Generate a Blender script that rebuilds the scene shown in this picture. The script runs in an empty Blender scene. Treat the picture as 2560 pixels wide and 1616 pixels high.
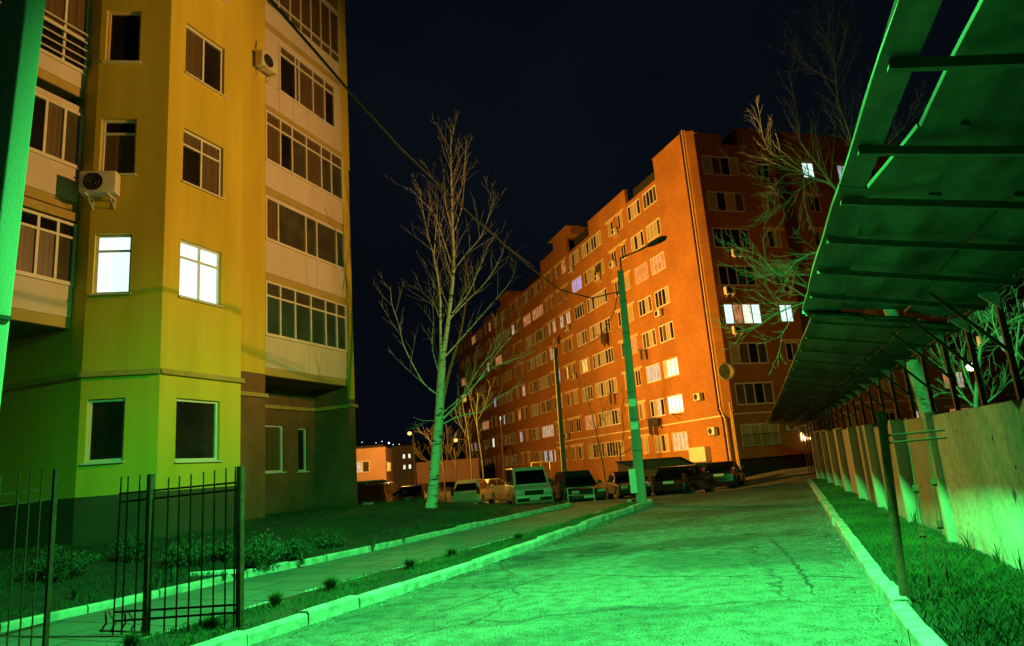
import bpy, math, random
from math import sin, cos, radians, pi, sqrt, hypot, atan2
from mathutils import Vector, Matrix
random.seed(11)
rnd = random.Random(5)
SC = bpy.context.scene
COL = SC.collection
# ------------------------------------------------------------------ camera
F_PX, PITCH, ROLL = 1702.0, radians(12.0), radians(4.46)
_fw = Vector((0, cos(PITCH), sin(PITCH))); _up = Vector((0, -sin(PITCH), cos(PITCH))); _rt = Vector((1, 0, 0))
CR = cos(ROLL)*_rt - sin(ROLL)*_up
CU = sin(ROLL)*_rt + cos(ROLL)*_up
CAM = Vector((0, 0, 1.6))
cd = bpy.data.cameras.new('camera'); cam = bpy.data.objects.new('camera', cd); COL.objects.link(cam)
cd.sensor_width = 36; cd.lens = F_PX/2560*36; cd.clip_end = 2000; cd.clip_start = 0.05
m = Matrix((CR, CU, -_fw)).transposed().to_4x4(); m.translation = CAM
cam.matrix_world = m
SC.camera = cam
SC.view_settings.view_transform = 'Standard'; SC.view_settings.look = 'None'
SC.view_settings.exposure = 0; SC.view_settings.gamma = 1
# ------------------------------------------------------------------ night sky
w = bpy.data.worlds.new('World'); SC.world = w; w.use_nodes = True
nt = w.node_tree; N = nt.nodes; Lk = nt.links
bg = N['Background']
tc = N.new('ShaderNodeTexCoord'); no = N.new('ShaderNodeTexNoise'); no.inputs['Scale'].default_value = 1.6; no.inputs['Detail'].default_value = 3
Lk.new(tc.outputs['Generated'], no.inputs['Vector'])
cr = N.new('ShaderNodeValToRGB'); Lk.new(no.outputs['Fac'], cr.inputs['Fac'])
cr.color_ramp.elements[0].position = .35; cr.color_ramp.elements[0].color = (.0012, .0009, .0032, 1)
cr.color_ramp.elements[1].position = .68; cr.color_ramp.elements[1].color = (.0022, .0042, .0064, 1)
Lk.new(cr.outputs[0], bg.inputs['Color']); bg.inputs['Strength'].default_value = 1.0

# street frame: s along the road, l to the right of the camera
SY = radians(18.13)
def W(s, l, z=0.0): return Vector((s*sin(SY)+l*cos(SY), s*cos(SY)-l*sin(SY), z))
# ------------------------------------------------------------------ lamps (street and yard lamps out of view, plus two added fill spots)
GREEN = (.06, 1.0, .17); SOD = (1.0, .48, .065)
def lamp(name, loc, power, color, aim=None, cone=None, blend=1.0, size=.15):
    l = bpy.data.lights.new(name, 'SPOT' if aim is not None else 'POINT'); l.energy = power; l.color = color
    l.shadow_soft_size = size
    o = bpy.data.objects.new(name, l); COL.objects.link(o); o.location = loc
    if aim is not None:
        l.spot_size = radians(cone); l.spot_blend = blend
        o.rotation_euler = (Vector(aim)-Vector(loc)).to_track_quat('-Z', 'Y').to_euler()
    return o
lamp('green_street_light', W(6.6, -1.0, 7.48), 15000, GREEN, W(9.5, -1.0, 0), 171, 1.0, .16)
lamp('sodium_light_by_wall', (12.6, 13.3, 10.0), 13500, (1.0, .50, .11), (-9.6, 18.6, 12.0), 64, .9, .15)
lamp('sodium_fill_on_wall', (-10.5, 40.0, 8.0), 17000, SOD, (9.6, 17.0, 2.8), 40, 1, .2)  # added unseen spot, puts orange light on the concrete wall
lamp('sodium_fill_on_end_facade', (25.0, 33.0, 9.0), 1500, (1.0, .36, .02), (20, 52, 12), 120, 1, .3)  # added spot without a lamp body, lifts the brick end facade
lamp('sodium_light_in_yard', (-15.0, 43.0, 7.5), 86000, SOD, (15.0, 50.0, 13.0), 106, 1, .3)

# ------------------------------------------------------------------ materials
M = {}
def mat(name, c, rough=.8, c2=None, scale=4.0, amt=.5, bump=0, bscale=None, metal=0, coat=0, emit=None, es=0, spec=None, detail=6, rng=(.35, .65), streak=False):
    mt = bpy.data.materials.new(name); mt.use_nodes = True; M[name] = mt
    nt = mt.node_tree; b = nt.nodes['Principled BSDF']
    b.inputs['Base Color'].default_value = (*c, 1); b.inputs['Roughness'].default_value = rough; b.inputs['Metallic'].default_value = metal
    if coat: b.inputs['Coat Weight'].default_value = coat
    if spec is not None: b.inputs['Specular IOR Level'].default_value = spec
    tc = nt.nodes.new('ShaderNodeTexCoord'); vec = tc.outputs['Object']
    if c2 is not None:
        n = nt.nodes.new('ShaderNodeTexNoise'); n.inputs['Scale'].default_value = scale; n.inputs['Detail'].default_value = detail
        if streak:
            mp = nt.nodes.new('ShaderNodeMapping'); mp.inputs['Scale'].default_value = (1, 1, .12); nt.links.new(vec, mp.inputs[0]); nt.links.new(mp.outputs[0], n.inputs['Vector'])
        else: nt.links.new(vec, n.inputs['Vector'])
        r = nt.nodes.new('ShaderNodeValToRGB'); r.color_ramp.elements[0].position = rng[0]; r.color_ramp.elements[1].position = rng[1]
        r.color_ramp.elements[0].color = (*c, 1); r.color_ramp.elements[1].color = (*c2, 1)
        nt.links.new(n.outputs['Fac'], r.inputs[0]); nt.links.new(r.outputs[0], b.inputs['Base Color'])
    if bump:
        n2 = nt.nodes.new('ShaderNodeTexNoise'); n2.inputs['Scale'].default_value = bscale or scale*6; n2.inputs['Detail'].default_value = 5
        nt.links.new(vec, n2.inputs['Vector'])
        bp = nt.nodes.new('ShaderNodeBump'); bp.inputs['Strength'].default_value = 1; bp.inputs['Distance'].default_value = bump
        nt.links.new(n2.outputs['Fac'], bp.inputs['Height']); nt.links.new(bp.outputs[0], b.inputs['Normal'])
    if emit: b.inputs['Emission Color'].default_value = (*emit, 1); b.inputs['Emission Strength'].default_value = es
    return mt
def nodes(mt): return mt.node_tree, mt.node_tree.nodes['Principled BSDF']

mat('yellow_plaster', (.50, .385, .032), .9, (.66, .50, .05), 1.3, bump=.004, bscale=55, rng=(.3, .62), streak=True, detail=10)
mat('brown_plaster', (.15, .062, .028), .9, (.22, .10, .05), 1.3, bump=.004, bscale=55, detail=10)
mat('plinth_plaster', (.055, .05, .03), .9, (.085, .07, .04), 1.2, bump=.008, bscale=40)
mat('belt_paint', (.36, .25, .06), .8, (.44, .32, .09), 3)
mat('balcony_panel', (.58, .49, .46), .75, (.66, .56, .54), 1.5, bump=.002, bscale=20, streak=True)
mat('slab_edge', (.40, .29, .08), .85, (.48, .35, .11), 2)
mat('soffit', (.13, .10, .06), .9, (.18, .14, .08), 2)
mat('frame_white', (.66, .60, .58), .45, (.74, .68, .66), 3)
mat('frame_old', (.60, .44, .26), .6, (.70, .52, .32), 3)
mat('glass_dark', (.010, .010, .010), .06, (.025, .02, .018), .9, spec=.6)
mat('glass_grey', (.05, .045, .03), .12, (.09, .08, .05), 1.2, spec=.6)
mat('glass_green', (.03, .06, .045), .1, (.05, .09, .07), 1.2, spec=.6)
mat('ac_white', (.62, .58, .50), .55, (.70, .66, .58), 6)
mat('ac_dark', (.02, .02, .02), .6)
mat('metal_dark', (.06, .05, .045), .5, (.10, .075, .055), 20, metal=.4)
mat('rust_brown', (.06, .022, .012), .85, (.10, .04, .022), 14, bump=.002, spec=.15)
mat('rust_red', (.28, .03, .03), .6, (.16, .03, .02), 14)
mat('purlin_steel', (.05, .065, .05), .7, (.09, .11, .09), 8)
mat('pole_dark', (.17, .17, .14), .9, (.26, .26, .22), 3, bump=.004, bscale=60, streak=True)
mat('gusset_pale', (.6, .62, .58), .6)
mat('tuft_green', (.03, .085, .02), .8, (.06, .15, .035), 6)
mat('black_rubber', (.018, .018, .018), .8)
mat('cable', (.012, .012, .012), .6)
mat('concrete_pole', (.44, .42, .36), .85, (.56, .54, .46), 3, bump=.004, bscale=60, streak=True)
mat('box_grey', (.50, .52, .48), .6, (.56, .58, .54), 5)
mat('galv', (.30, .31, .29), .55, (.38, .39, .37), 6, metal=.2)
mat('yellow_paint', (.62, .40, .03), .6, (.52, .33, .03), 8)
mat('dish', (.42, .36, .24), .5, (.48, .42, .3), 4)
mat('cloth_dark', (.03, .025, .03), .9, (.06, .04, .04), 8)
mat('cloth_ochre', (.38, .20, .04), .9, (.30, .14, .03), 8)
mat('roof_dark', (.018, .016, .015), .8, (.03, .026, .024), 3)
mat('lintel_white', (.66, .54, .40), .7, (.74, .60, .45), 3)
mat('white_strip', (.75, .78, .78), .5)
mat('leaf_green', (.02, .045, .014), .7, (.045, .09, .028), 9)
mat('grass_green', (.02, .055, .014), .8, (.06, .13, .03), 1.2)
mat('grass_dark', (.010, .028, .008), .85, (.035, .075, .02), .9)  # darker copy of the grass green, used on the lawn
mat('twig', (.10, .09, .06), .9, (.16, .14, .09), 9)
mat('bark_pale', (.32, .32, .24), .9, (.46, .46, .36), 6)
mat('bark_dull', (.06, .075, .03), .9, (.12, .14, .06), 6)
mat('bark_grey', (.16, .16, .13), .9, (.27, .27, .22), 9, bump=.006, bscale=30)
mat('bark_red', (.30, .13, .07), .85, (.22, .09, .05), 9)
mat('chrome', (.6, .6, .6), .15, metal=1)
mat('plate', (.70, .72, .72), .4)
mat('tail_red', (.30, .02, .015), .15, coat=1)
mat('lamp_clear', (.55, .52, .46), .12, coat=1)
mat('car_glass', (.006, .006, .008), .05, spec=.5)
mat('wheel_dark', (.015, .015, .015), .7)
mat('rim_grey', (.25, .25, .25), .35, metal=.7)
for n, c in dict(black=(.008, .008, .009), cream=(.62, .60, .48), white=(.66, .68, .66), darkgreen=(.018, .03, .022), darkred=(.08, .014, .010), silver=(.20, .21, .20), mint=(.45, .50, .46), navy=(.012, .014, .022)).items():
    mat('paint_'+n, c, .32, tuple(x*1.12 for x in c), 2.5, coat=.8)

# birch bark: white with dark lenticels
bm_ = mat('birch_bark', (.50, .48, .40), .75, bump=.004, bscale=30); nt, b = nodes(bm_)
tc = nt.nodes.new('ShaderNodeTexCoord'); mp = nt.nodes.new('ShaderNodeMapping'); mp.inputs['Scale'].default_value = (2.2, 2.2, 9)
n = nt.nodes.new('ShaderNodeTexNoise'); n.inputs['Scale'].default_value = 1.3; n.inputs['Detail'].default_value = 4
r = nt.nodes.new('ShaderNodeValToRGB'); r.color_ramp.elements[0].position = .36; r.color_ramp.elements[0].color = (.05, .045, .035, 1); r.color_ramp.elements[1].position = .46; r.color_ramp.elements[1].color = (.50, .48, .40, 1)
nt.links.new(tc.outputs['Object'], mp.inputs[0]); nt.links.new(mp.outputs[0], n.inputs['Vector']); nt.links.new(n.outputs['Fac'], r.inputs[0]); nt.links.new(r.outputs[0], b.inputs['Base Color'])

def brick_mat(name, c1, c2, mortar, bw=.26, rh=.088, ms=.012):
    mt = mat(name, c1, .85); nt, b = nodes(mt)
    tc = nt.nodes.new('ShaderNodeTexCoord'); sx = nt.nodes.new('ShaderNodeSeparateXYZ'); cx = nt.nodes.new('ShaderNodeCombineXYZ'); ad = nt.nodes.new('ShaderNodeMath')
    nt.links.new(tc.outputs['Object'], sx.inputs[0]); nt.links.new(sx.outputs['X'], ad.inputs[0]); nt.links.new(sx.outputs['Y'], ad.inputs[1])
    nt.links.new(ad.outputs[0], cx.inputs['X']); nt.links.new(sx.outputs['Z'], cx.inputs['Y'])
    br = nt.nodes.new('ShaderNodeTexBrick'); br.inputs['Scale'].default_value = 1; br.inputs['Brick Width'].default_value = bw; br.inputs['Row Height'].default_value = rh; br.inputs['Mortar Size'].default_value = ms
    br.inputs['Color1'].default_value = (*c1, 1); br.inputs['Color2'].default_value = (*c2, 1); br.inputs['Mortar'].default_value = (*mortar, 1)
    nt.links.new(cx.outputs[0], br.inputs['Vector'])
    n = nt.nodes.new('ShaderNodeTexNoise'); n.inputs['Scale'].default_value = .35; n.inputs['Detail'].default_value = 6; nt.links.new(tc.outputs['Object'], n.inputs['Vector'])
    mr = nt.nodes.new('ShaderNodeMapRange'); mr.inputs['From Min'].default_value = .3; mr.inputs['From Max'].default_value = .7; mr.inputs['To Min'].default_value = .8; mr.inputs['To Max'].default_value = 1.15
    nt.links.new(n.outputs['Fac'], mr.inputs['Value'])
    mx = nt.nodes.new('ShaderNodeMix'); mx.data_type = 'RGBA'; mx.blend_type = 'MULTIPLY'; mx.inputs[0].default_value = 1
    nt.links.new(br.outputs['Color'], mx.inputs[6]); nt.links.new(mr.outputs[0], mx.inputs[7]); nt.links.new(mx.outputs[2], b.inputs['Base Color'])
    bp = nt.nodes.new('ShaderNodeBump'); bp.inputs['Distance'].default_value = .006; bp.invert = True; nt.links.new(br.outputs['Fac'], bp.inputs['Height']); nt.links.new(bp.outputs[0], b.inputs['Normal'])
    return mt
brick_mat('brick', (.46, .165, .018), (.35, .115, .013), (.34, .17, .05))
brick_mat('brick_rough', (.20, .12, .07), (.15, .09, .05), (.18, .13, .09), .5, .25, .03)

def lit_mat(name, col, s, lo=.35, folds=9.0):
    mt = bpy.data.materials.new(name); mt.use_nodes = True; M[name] = mt; nt, b = nodes(mt)
    b.inputs['Base Color'].default_value = (*[x*.3 for x in col], 1); b.inputs['Roughness'].default_value = .2
    tc = nt.nodes.new('ShaderNodeTexCoord'); sx = nt.nodes.new('ShaderNodeSeparateXYZ'); nt.links.new(tc.outputs['Object'], sx.inputs[0])
    ad = nt.nodes.new('ShaderNodeMath'); nt.links.new(sx.outputs['X'], ad.inputs[0]); nt.links.new(sx.outputs['Y'], ad.inputs[1])
    cx = nt.nodes.new('ShaderNodeCombineXYZ'); nt.links.new(ad.outputs[0], cx.inputs['X']); 
    ml = nt.nodes.new('ShaderNodeMath'); ml.operation = 'MULTIPLY'; ml.inputs[1].default_value = .35; nt.links.new(sx.outputs['Z'], ml.inputs[0]); nt.links.new(ml.outputs[0], cx.inputs['Y'])
    n = nt.nodes.new('ShaderNodeTexNoise'); n.inputs['Scale'].default_value = folds*.35; n.inputs['Detail'].default_value = 4; nt.links.new(cx.outputs[0], n.inputs['Vector'])
    mr = nt.nodes.new('ShaderNodeMapRange'); mr.inputs['From Min'].default_value = .35; mr.inputs['From Max'].default_value = .65; mr.inputs['To Min'].default_value = lo*s; mr.inputs['To Max'].default_value = s
    nt.links.new(n.outputs['Fac'], mr.inputs['Value']); b.inputs['Emission Color'].default_value = (*col, 1); nt.links.new(mr.outputs[0], b.inputs['Emission Strength'])
lit_mat('lit_white', (.66, 1.0, .93), 1.5, .86)
lit_mat('lit_soft', (.90, .93, .72), 1.5, .55)
lit_mat('lit_warm', (1.0, .62, .12), 1.1, .4)
lit_mat('lit_cool', (.55, .70, .85), .75, .25, 16)
lit_mat('lit_violet', (.55, .45, 1.0), .9, .4)
lit_mat('lit_dim', (1.0, .42, .16), .62, .2, 14)
lit_mat('lit_pale', (.95, .74, .52), .70, .3, 14)
lit_mat('lit_flame', (1.0, .55, .22), 9, .8)
def glow(name, col, s): return mat(name, (0, 0, 0), .5, emit=col, es=s)
glow('lamp_sodium', (1, .52, .13), 2.3); glow('lamp_green', (.55, 1, .25), 16); glow('far_light', (.75, .9, 1), 3.0)
# curtains behind glass
def curtain(name, a, bcol, sc=14):
    mt = mat(name, a, .35, spec=.6); nt, b = nodes(mt)
    tc = nt.nodes.new('ShaderNodeTexCoord'); sx = nt.nodes.new('ShaderNodeSeparateXYZ'); nt.links.new(tc.outputs['Object'], sx.inputs[0])
    ad = nt.nodes.new('ShaderNodeMath'); nt.links.new(sx.outputs['X'], ad.inputs[0]); nt.links.new(sx.outputs['Y'], ad.inputs[1])
    cx = nt.nodes.new('ShaderNodeCombineXYZ'); nt.links.new(ad.outputs[0], cx.inputs['X'])
    n = nt.nodes.new('ShaderNodeTexNoise'); n.inputs['Scale'].default_value = sc; n.inputs['Detail'].default_value = 3; nt.links.new(cx.outputs[0], n.inputs['Vector'])
    r = nt.nodes.new('ShaderNodeValToRGB'); r.color_ramp.elements[0].position = .38; r.color_ramp.elements[1].position = .62
    r.color_ramp.elements[0].color = (*a, 1); r.color_ramp.elements[1].color = (*bcol, 1); nt.links.new(n.outputs['Fac'], r.inputs[0]); nt.links.new(r.outputs[0], b.inputs['Base Color'])
curtain('curtain_brown', (.07, .045, .025), (.16, .10, .05)); curtain('curtain_pale', (.30, .25, .15), (.50, .42, .28)); curtain('blind_white', (.42, .33, .24), (.50, .40, .30), 5)

# asphalt with stains, patches and cracks
mt = mat('asphalt', (.15, .15, .145), .88); nt, b = nodes(mt)
tc = nt.nodes.new('ShaderNodeTexCoord'); V = tc.outputs['Object']
def noise(sc, det=6, vec=None, dist=0):
    n = nt.nodes.new('ShaderNodeTexNoise'); n.inputs['Scale'].default_value = sc; n.inputs['Detail'].default_value = det; n.inputs['Distortion'].default_value = dist; nt.links.new(vec or V, n.inputs['Vector']); return n
def ramp(src, p0, c0, p1, c1, interp='LINEAR'):
    if p1 > 1:
        mr_ = nt.nodes.new('ShaderNodeMapRange'); mr_.inputs['From Min'].default_value = p0; mr_.inputs['From Max'].default_value = p1; nt.links.new(src, mr_.inputs['Value']); src = mr_.outputs[0]; p0, p1 = 0, 1
    r = nt.nodes.new('ShaderNodeValToRGB'); r.color_ramp.interpolation = interp; e = r.color_ramp.elements; e[0].position = p0; e[0].color = (*c0, 1); e[1].position = p1; e[1].color = (*c1, 1); nt.links.new(src, r.inputs[0]); return r
def mul(a, c):
    mx = nt.nodes.new('ShaderNodeMix'); mx.data_type = 'RGBA'; mx.blend_type = 'MULTIPLY'; mx.inputs[0].default_value = 1; nt.links.new(a, mx.inputs[6]); nt.links.new(c, mx.inputs[7]); return mx.outputs[2]
mpa = nt.nodes.new('ShaderNodeMapping'); mpa.inputs['Rotation'].default_value = (0, 0, radians(-18)); mpa.inputs['Scale'].default_value = (.55, .9, 1); nt.links.new(V, mpa.inputs[0])
base = ramp(noise(.42, 12, mpa.outputs[0], .9).outputs['Fac'], .40, (.095, .098, .092), .54, (.165, .165, .155))
med = ramp(noise(5, 10).outputs['Fac'], .32, (.55, .55, .55), .62, (1.1, 1.1, 1.1))
fine = ramp(noise(38, 5).outputs['Fac'], .36, (.30, .30, .30), .54, (1.15, 1.15, 1.15))
wv = nt.nodes.new('ShaderNodeVectorMath'); wv.operation = 'ADD'; nz = noise(.9, 5); sc_ = nt.nodes.new('ShaderNodeVectorMath'); sc_.operation = 'SCALE'; sc_.inputs['Scale'].default_value = 1.3
nt.links.new(nz.outputs['Color'], sc_.inputs[0]); nt.links.new(V, wv.inputs[0]); nt.links.new(sc_.outputs[0], wv.inputs[1])
vo = nt.nodes.new('ShaderNodeTexVoronoi'); vo.feature = 'DISTANCE_TO_EDGE'; vo.inputs['Scale'].default_value = .21; nt.links.new(wv.outputs[0], vo.inputs['Vector'])
cr_ = ramp(vo.outputs['Distance'], .001, (.32, .32, .32), .0065, (1, 1, 1))
pits = ramp(noise(22, 2).outputs['Fac'], .26, (.35, .35, .35), .32, (1, 1, 1))
def stain(cx, cy, rx, ry, rot, dark):
    mp_ = nt.nodes.new('ShaderNodeMapping'); mp_.vector_type = 'TEXTURE'; mp_.inputs['Location'].default_value = (cx, cy, 0); mp_.inputs['Rotation'].default_value = (0, 0, rot); mp_.inputs['Scale'].default_value = (rx, ry, 100); nt.links.new(V, mp_.inputs[0])
    ln = nt.nodes.new('ShaderNodeVectorMath'); ln.operation = 'LENGTH'; nt.links.new(mp_.outputs[0], ln.inputs[0]); ad_ = nt.nodes.new('ShaderNodeMath'); ad_.operation = 'MULTIPLY_ADD'; ad_.inputs[1].default_value = 1.9; nt.links.new(noise(1.1, 9, None, .5).outputs['Fac'], ad_.inputs[0]); nt.links.new(ln.outputs['Value'], ad_.inputs[2])
    return ramp(ad_.outputs[0], 1.55, (dark,)*3, 2.0, (1, 1, 1))
def ramp2(*a): return ramp(*a)
sts = [(2.9, 13.2, 3.2, .7, .25, .45), (.6, 13.4, 1.6, .55, .5, .5), (5.6, 19.0, 3.0, 1.2, .2, .6), (-1.4, 11.2, 2.2, .35, .6, .55), (2.4, 16.5, 2.0, .8, .3, .6), (7.5, 25, 3.5, 1.5, .2, .7)]
stc = None
for q in sts:
    mpv = stain(*q).outputs[0]; stc = mpv if stc is None else mul(stc, mpv)
c = mul(mul(mul(mul(mul(base.outputs[0], stc), med.outputs[0]), fine.outputs[0]), cr_.outputs[0]), pits.outputs[0]); nt.links.new(c, b.inputs['Base Color'])
bp = nt.nodes.new('ShaderNodeBump'); bp.inputs['Distance'].default_value = .012; bp.inputs['Strength'].default_value = .8; nt.links.new(noise(60, 3).outputs['Fac'], bp.inputs['Height']); nt.links.new(bp.outputs[0], b.inputs['Normal'])

mat('kerb_stone', (.22, .23, .20), .85, (.48, .49, .44), 5.0, bump=.012, bscale=18, rng=(.3, .62))
mat('soil', (.014, .016, .010), .95, (.032, .036, .02), 2.5, bump=.03, bscale=7)
mat('dirt', (.045, .045, .035), .95, (.07, .07, .055), .8)
# paving slabs
mt = brick_mat('paving', (.15, .15, .14), (.12, .12, .115), (.035, .04, .03), 1.0, .75, .018)
nt = mt.node_tree
for nd in nt.nodes:
    if nd.type == 'TEX_BRICK': brn = nd
for l in list(nt.links):
    if l.to_node == brn and l.to_socket.name == 'Vector': nt.links.remove(l)
tcn = [x for x in nt.nodes if x.type == 'TEX_COORD'][0]; mpn = nt.nodes.new('ShaderNodeMapping'); mpn.inputs['Rotation'].default_value = (0, 0, radians(26)); nt.links.new(tcn.outputs['Object'], mpn.inputs[0]); nt.links.new(mpn.outputs[0], brn.inputs['Vector'])
# precast wall panels, rough concrete with small holes
mt = mat('wall_concrete', (.36, .31, .24), .9); nt, b = nodes(mt); tc = nt.nodes.new('ShaderNodeTexCoord'); V = tc.outputs['Object']
mpb = nt.nodes.new('ShaderNodeMapping'); mpb.inputs['Scale'].default_value = (1, 1, .6); nt.links.new(V, mpb.inputs[0])
a1 = ramp(noise(1.3, 7, mpb.outputs[0]).outputs['Fac'], .3, (.34, .31, .26), .7, (.44, .41, .35))
a2 = ramp(noise(14, 6, mpb.outputs[0]).outputs['Fac'], .3, (.90, .90, .90), .65, (1.05, 1.05, 1.05))
a3 = ramp(noise(5.5, 1).outputs['Fac'], .24, (.25, .25, .25), .275, (1, 1, 1))
nt.links.new(mul(mul(a1.outputs[0], a2.outputs[0]), a3.outputs[0]), b.inputs['Base Color'])
bp = nt.nodes.new('ShaderNodeBump'); bp.inputs['Distance'].default_value = .01; nt.links.new(noise(25, 5).outputs['Fac'], bp.inputs['Height']); nt.links.new(bp.outputs[0], b.inputs['Normal'])
mt = mat('wall_pale', (.46, .44, .38), .9, bump=.008, bscale=22); nt, b = nodes(mt); tc = nt.nodes.new('ShaderNodeTexCoord'); V = tc.outputs['Object']  # paler than the other wall concrete, for the near panels
mpb = nt.nodes.new('ShaderNodeMapping'); mpb.inputs['Scale'].default_value = (1, 1, .3); nt.links.new(V, mpb.inputs[0])
nt.links.new(mul(mul(ramp(noise(1.4, 9, mpb.outputs[0]).outputs['Fac'], .3, (.50, .47, .40), .65, (.74, .72, .64)).outputs[0], ramp(noise(5, 1.5).outputs['Fac'], .25, (.2, .2, .2), .28, (1, 1, 1)).outputs[0]), ramp(noise(9, 8).outputs['Fac'], .3, (.75, .75, .75), .6, (1.05, 1.05, 1.05)).outputs[0]), b.inputs['Base Color'])
# metal canopy sheets
mt = mat('canopy_sheet', (.20, .26, .20), .55, metal=.1); nt, b = nodes(mt); tc = nt.nodes.new('ShaderNodeTexCoord'); V = tc.outputs['Object']
mpb = nt.nodes.new('ShaderNodeMapping'); mpb.inputs['Scale'].default_value = (3.2, .5, 1); mpb.inputs['Rotation'].default_value = (0, 0, radians(-6)); nt.links.new(V, mpb.inputs[0])
a1 = ramp(noise(1.1, 5, mpb.outputs[0]).outputs['Fac'], .32, (.010, .018, .010), .62, (.095, .13, .09)); a2 = ramp(noise(6, 6).outputs['Fac'], .3, (.6, .6, .6), .6, (1, 1, 1))
nt.links.new(mul(a1.outputs[0], a2.outputs[0]), b.inputs['Base Color'])

# ------------------------------------------------------------------ mesh helpers
class MB:
    def __init__(s): s.v = []; s.f = []; s.m = []
    def quad(s, a, b, c, d, mi=0):
        i = len(s.v); s.v += [tuple(a), tuple(b), tuple(c), tuple(d)]; s.f.append((i, i+1, i+2, i+3)); s.m.append(mi)
    def tri(s, a, b, c, mi=0):
        i = len(s.v); s.v += [tuple(a), tuple(b), tuple(c)]; s.f.append((i, i+1, i+2)); s.m.append(mi)
    def hexa(s, p, mi=0):   # 8 points: bottom 4 ccw, top 4
        i = len(s.v); s.v += [tuple(q) for q in p]
        for f in ((3, 2, 1, 0), (4, 5, 6, 7), (0, 1, 5, 4), (1, 2, 6, 5), (2, 3, 7, 6), (3, 0, 4, 7)): s.f.append(tuple(i+k for k in f)); s.m.append(mi)
    def box(s, x0, x1, y0, y1, z0, z1, mi=0, fn=None):
        p = [(x0, y0, z0), (x1, y0, z0), (x1, y1, z0), (x0, y1, z0), (x0, y0, z1), (x1, y0, z1), (x1, y1, z1), (x0, y1, z1)]
        if fn: p = [fn(*q) for q in p]
        s.hexa(p, mi)
    def bar(s, a, b, w, h=None, mi=0, up=(0, 0, 1)):
        a = Vector(a); b = Vector(b); d = (b-a).normalized(); h = h or w; u = Vector(up)
        if abs(d.dot(u)) > .98: u = Vector((0, 1, 0)) if abs(d.y) < .9 else Vector((1, 0, 0))
        r = d.cross(u).normalized()*w/2; t = r.cross(d).normalized()*h/2
        s.hexa([a-r-t, a+r-t, b+r-t, b-r-t, a-r+t, a+r+t, b+r+t, b-r+t], mi)
    def tube(s, pts, rad, n=6, mi=0, cap=True):
        pts = [Vector(p) for p in pts]; k = len(pts)
        if not hasattr(rad, '__len__'): rad = [rad]*k
        i0 = len(s.v); ref = None
        for j, p in enumerate(pts):
            t = (pts[min(j+1, k-1)]-pts[max(j-1, 0)])
            if t.length < 1e-9: t = Vector((0, 0, 1))
            t.normalize()
            if ref is None: ref = Vector((1, 0, 0)) if abs(t.x) < .8 else Vector((0, 1, 0))
            a = t.cross(ref).normalized(); bb = t.cross(a).normalized(); ref = -bb if False else ref
            for q in range(n):
                th = 2*pi*q/n; o = p+(a*cos(th)+bb*sin(th))*rad[j]; s.v.append(tuple(o))
        for j in range(k-1):
            for q in range(n):
                a0 = i0+j*n+q; a1 = i0+j*n+(q+1) % n; s.f.append((a0, a1, a1+n, a0+n)); s.m.append(mi)
        if cap:
            s.f.append(tuple(i0+q for q in range(n))); s.m.append(mi); s.f.append(tuple(i0+(k-1)*n+q for q in reversed(range(n)))); s.m.append(mi)
    def disc(s, c, axis, r, n=20, mi=0):
        ax = Vector(axis).normalized(); a = ax.orthogonal().normalized(); b = ax.cross(a); i = len(s.v)
        for q in range(n): s.v.append(tuple(Vector(c)+(a*cos(2*pi*q/n)+b*sin(2*pi*q/n))*r))
        s.f.append(tuple(range(i, i+n))); s.m.append(mi)
    def sphere(s, c, r, n=8, mi=0, sz=1):
        c = Vector(c); i0 = len(s.v)
        for j in range(n+1):
            ph = pi*j/n
            for q in range(2*n): s.v.append((c.x+r*sin(ph)*cos(pi*q/n), c.y+r*sin(ph)*sin(pi*q/n), c.z+r*cos(ph)*sz))
        for j in range(n):
            for q in range(2*n):
                a0 = i0+j*2*n+q; a1 = i0+j*2*n+(q+1) % (2*n); s.f.append((a0, a0+2*n, a1+2*n, a1)); s.m.append(mi)
    def extrude(s, poly, fn, w0, w1, mi=0):  # poly in 2D, fn(a,b,w)
        n = len(poly); i = len(s.v)
        for ww in (w0, w1):
            for a, b in poly: s.v.append(tuple(fn(a, b, ww)))
        s.f.append(tuple(i+q for q in reversed(range(n)))); s.m.append(mi); s.f.append(tuple(i+n+q for q in range(n))); s.m.append(mi)
        for q in range(n): s.f.append((i+q, i+(q+1) % n, i+n+(q+1) % n, i+n+q)); s.m.append(mi)
    def build(s, name, mats, parent=None, smooth=False, fixn=False, bevel=0):
        me = bpy.data.meshes.new(name); me.from_pydata(s.v, [], s.f)
        if isinstance(mats, str): mats = [mats]
        for mm in mats: me.materials.append(M[mm])
        me.polygons.foreach_set('material_index', s.m)
        if smooth: me.polygons.foreach_set('use_smooth', [True]*len(s.f))
        me.update()
        if fixn:
            import bmesh
            bm = bmesh.new(); bm.from_mesh(me); bmesh.ops.remove_doubles(bm, verts=bm.verts, dist=1e-4); bmesh.ops.recalc_face_normals(bm, faces=bm.faces); bm.to_mesh(me); bm.free()
        o = bpy.data.objects.new(name, me); COL.objects.link(o)
        if parent is not None: o.parent = parent
        if bevel:
            md = o.modifiers.new('bevel', 'BEVEL'); md.width = bevel; md.segments = 3; md.limit_method = 'ANGLE'; md.angle_limit = radians(25); md.harden_normals = False
            me.polygons.foreach_set('use_smooth', [True]*len(me.polygons))
        return o
def tag(o, label=None, cat=None, group=None, kind=None):
    if label: o['label'] = label
    if cat: o['category'] = cat
    if group: o['group'] = group
    if kind: o['kind'] = kind
    return o
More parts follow.
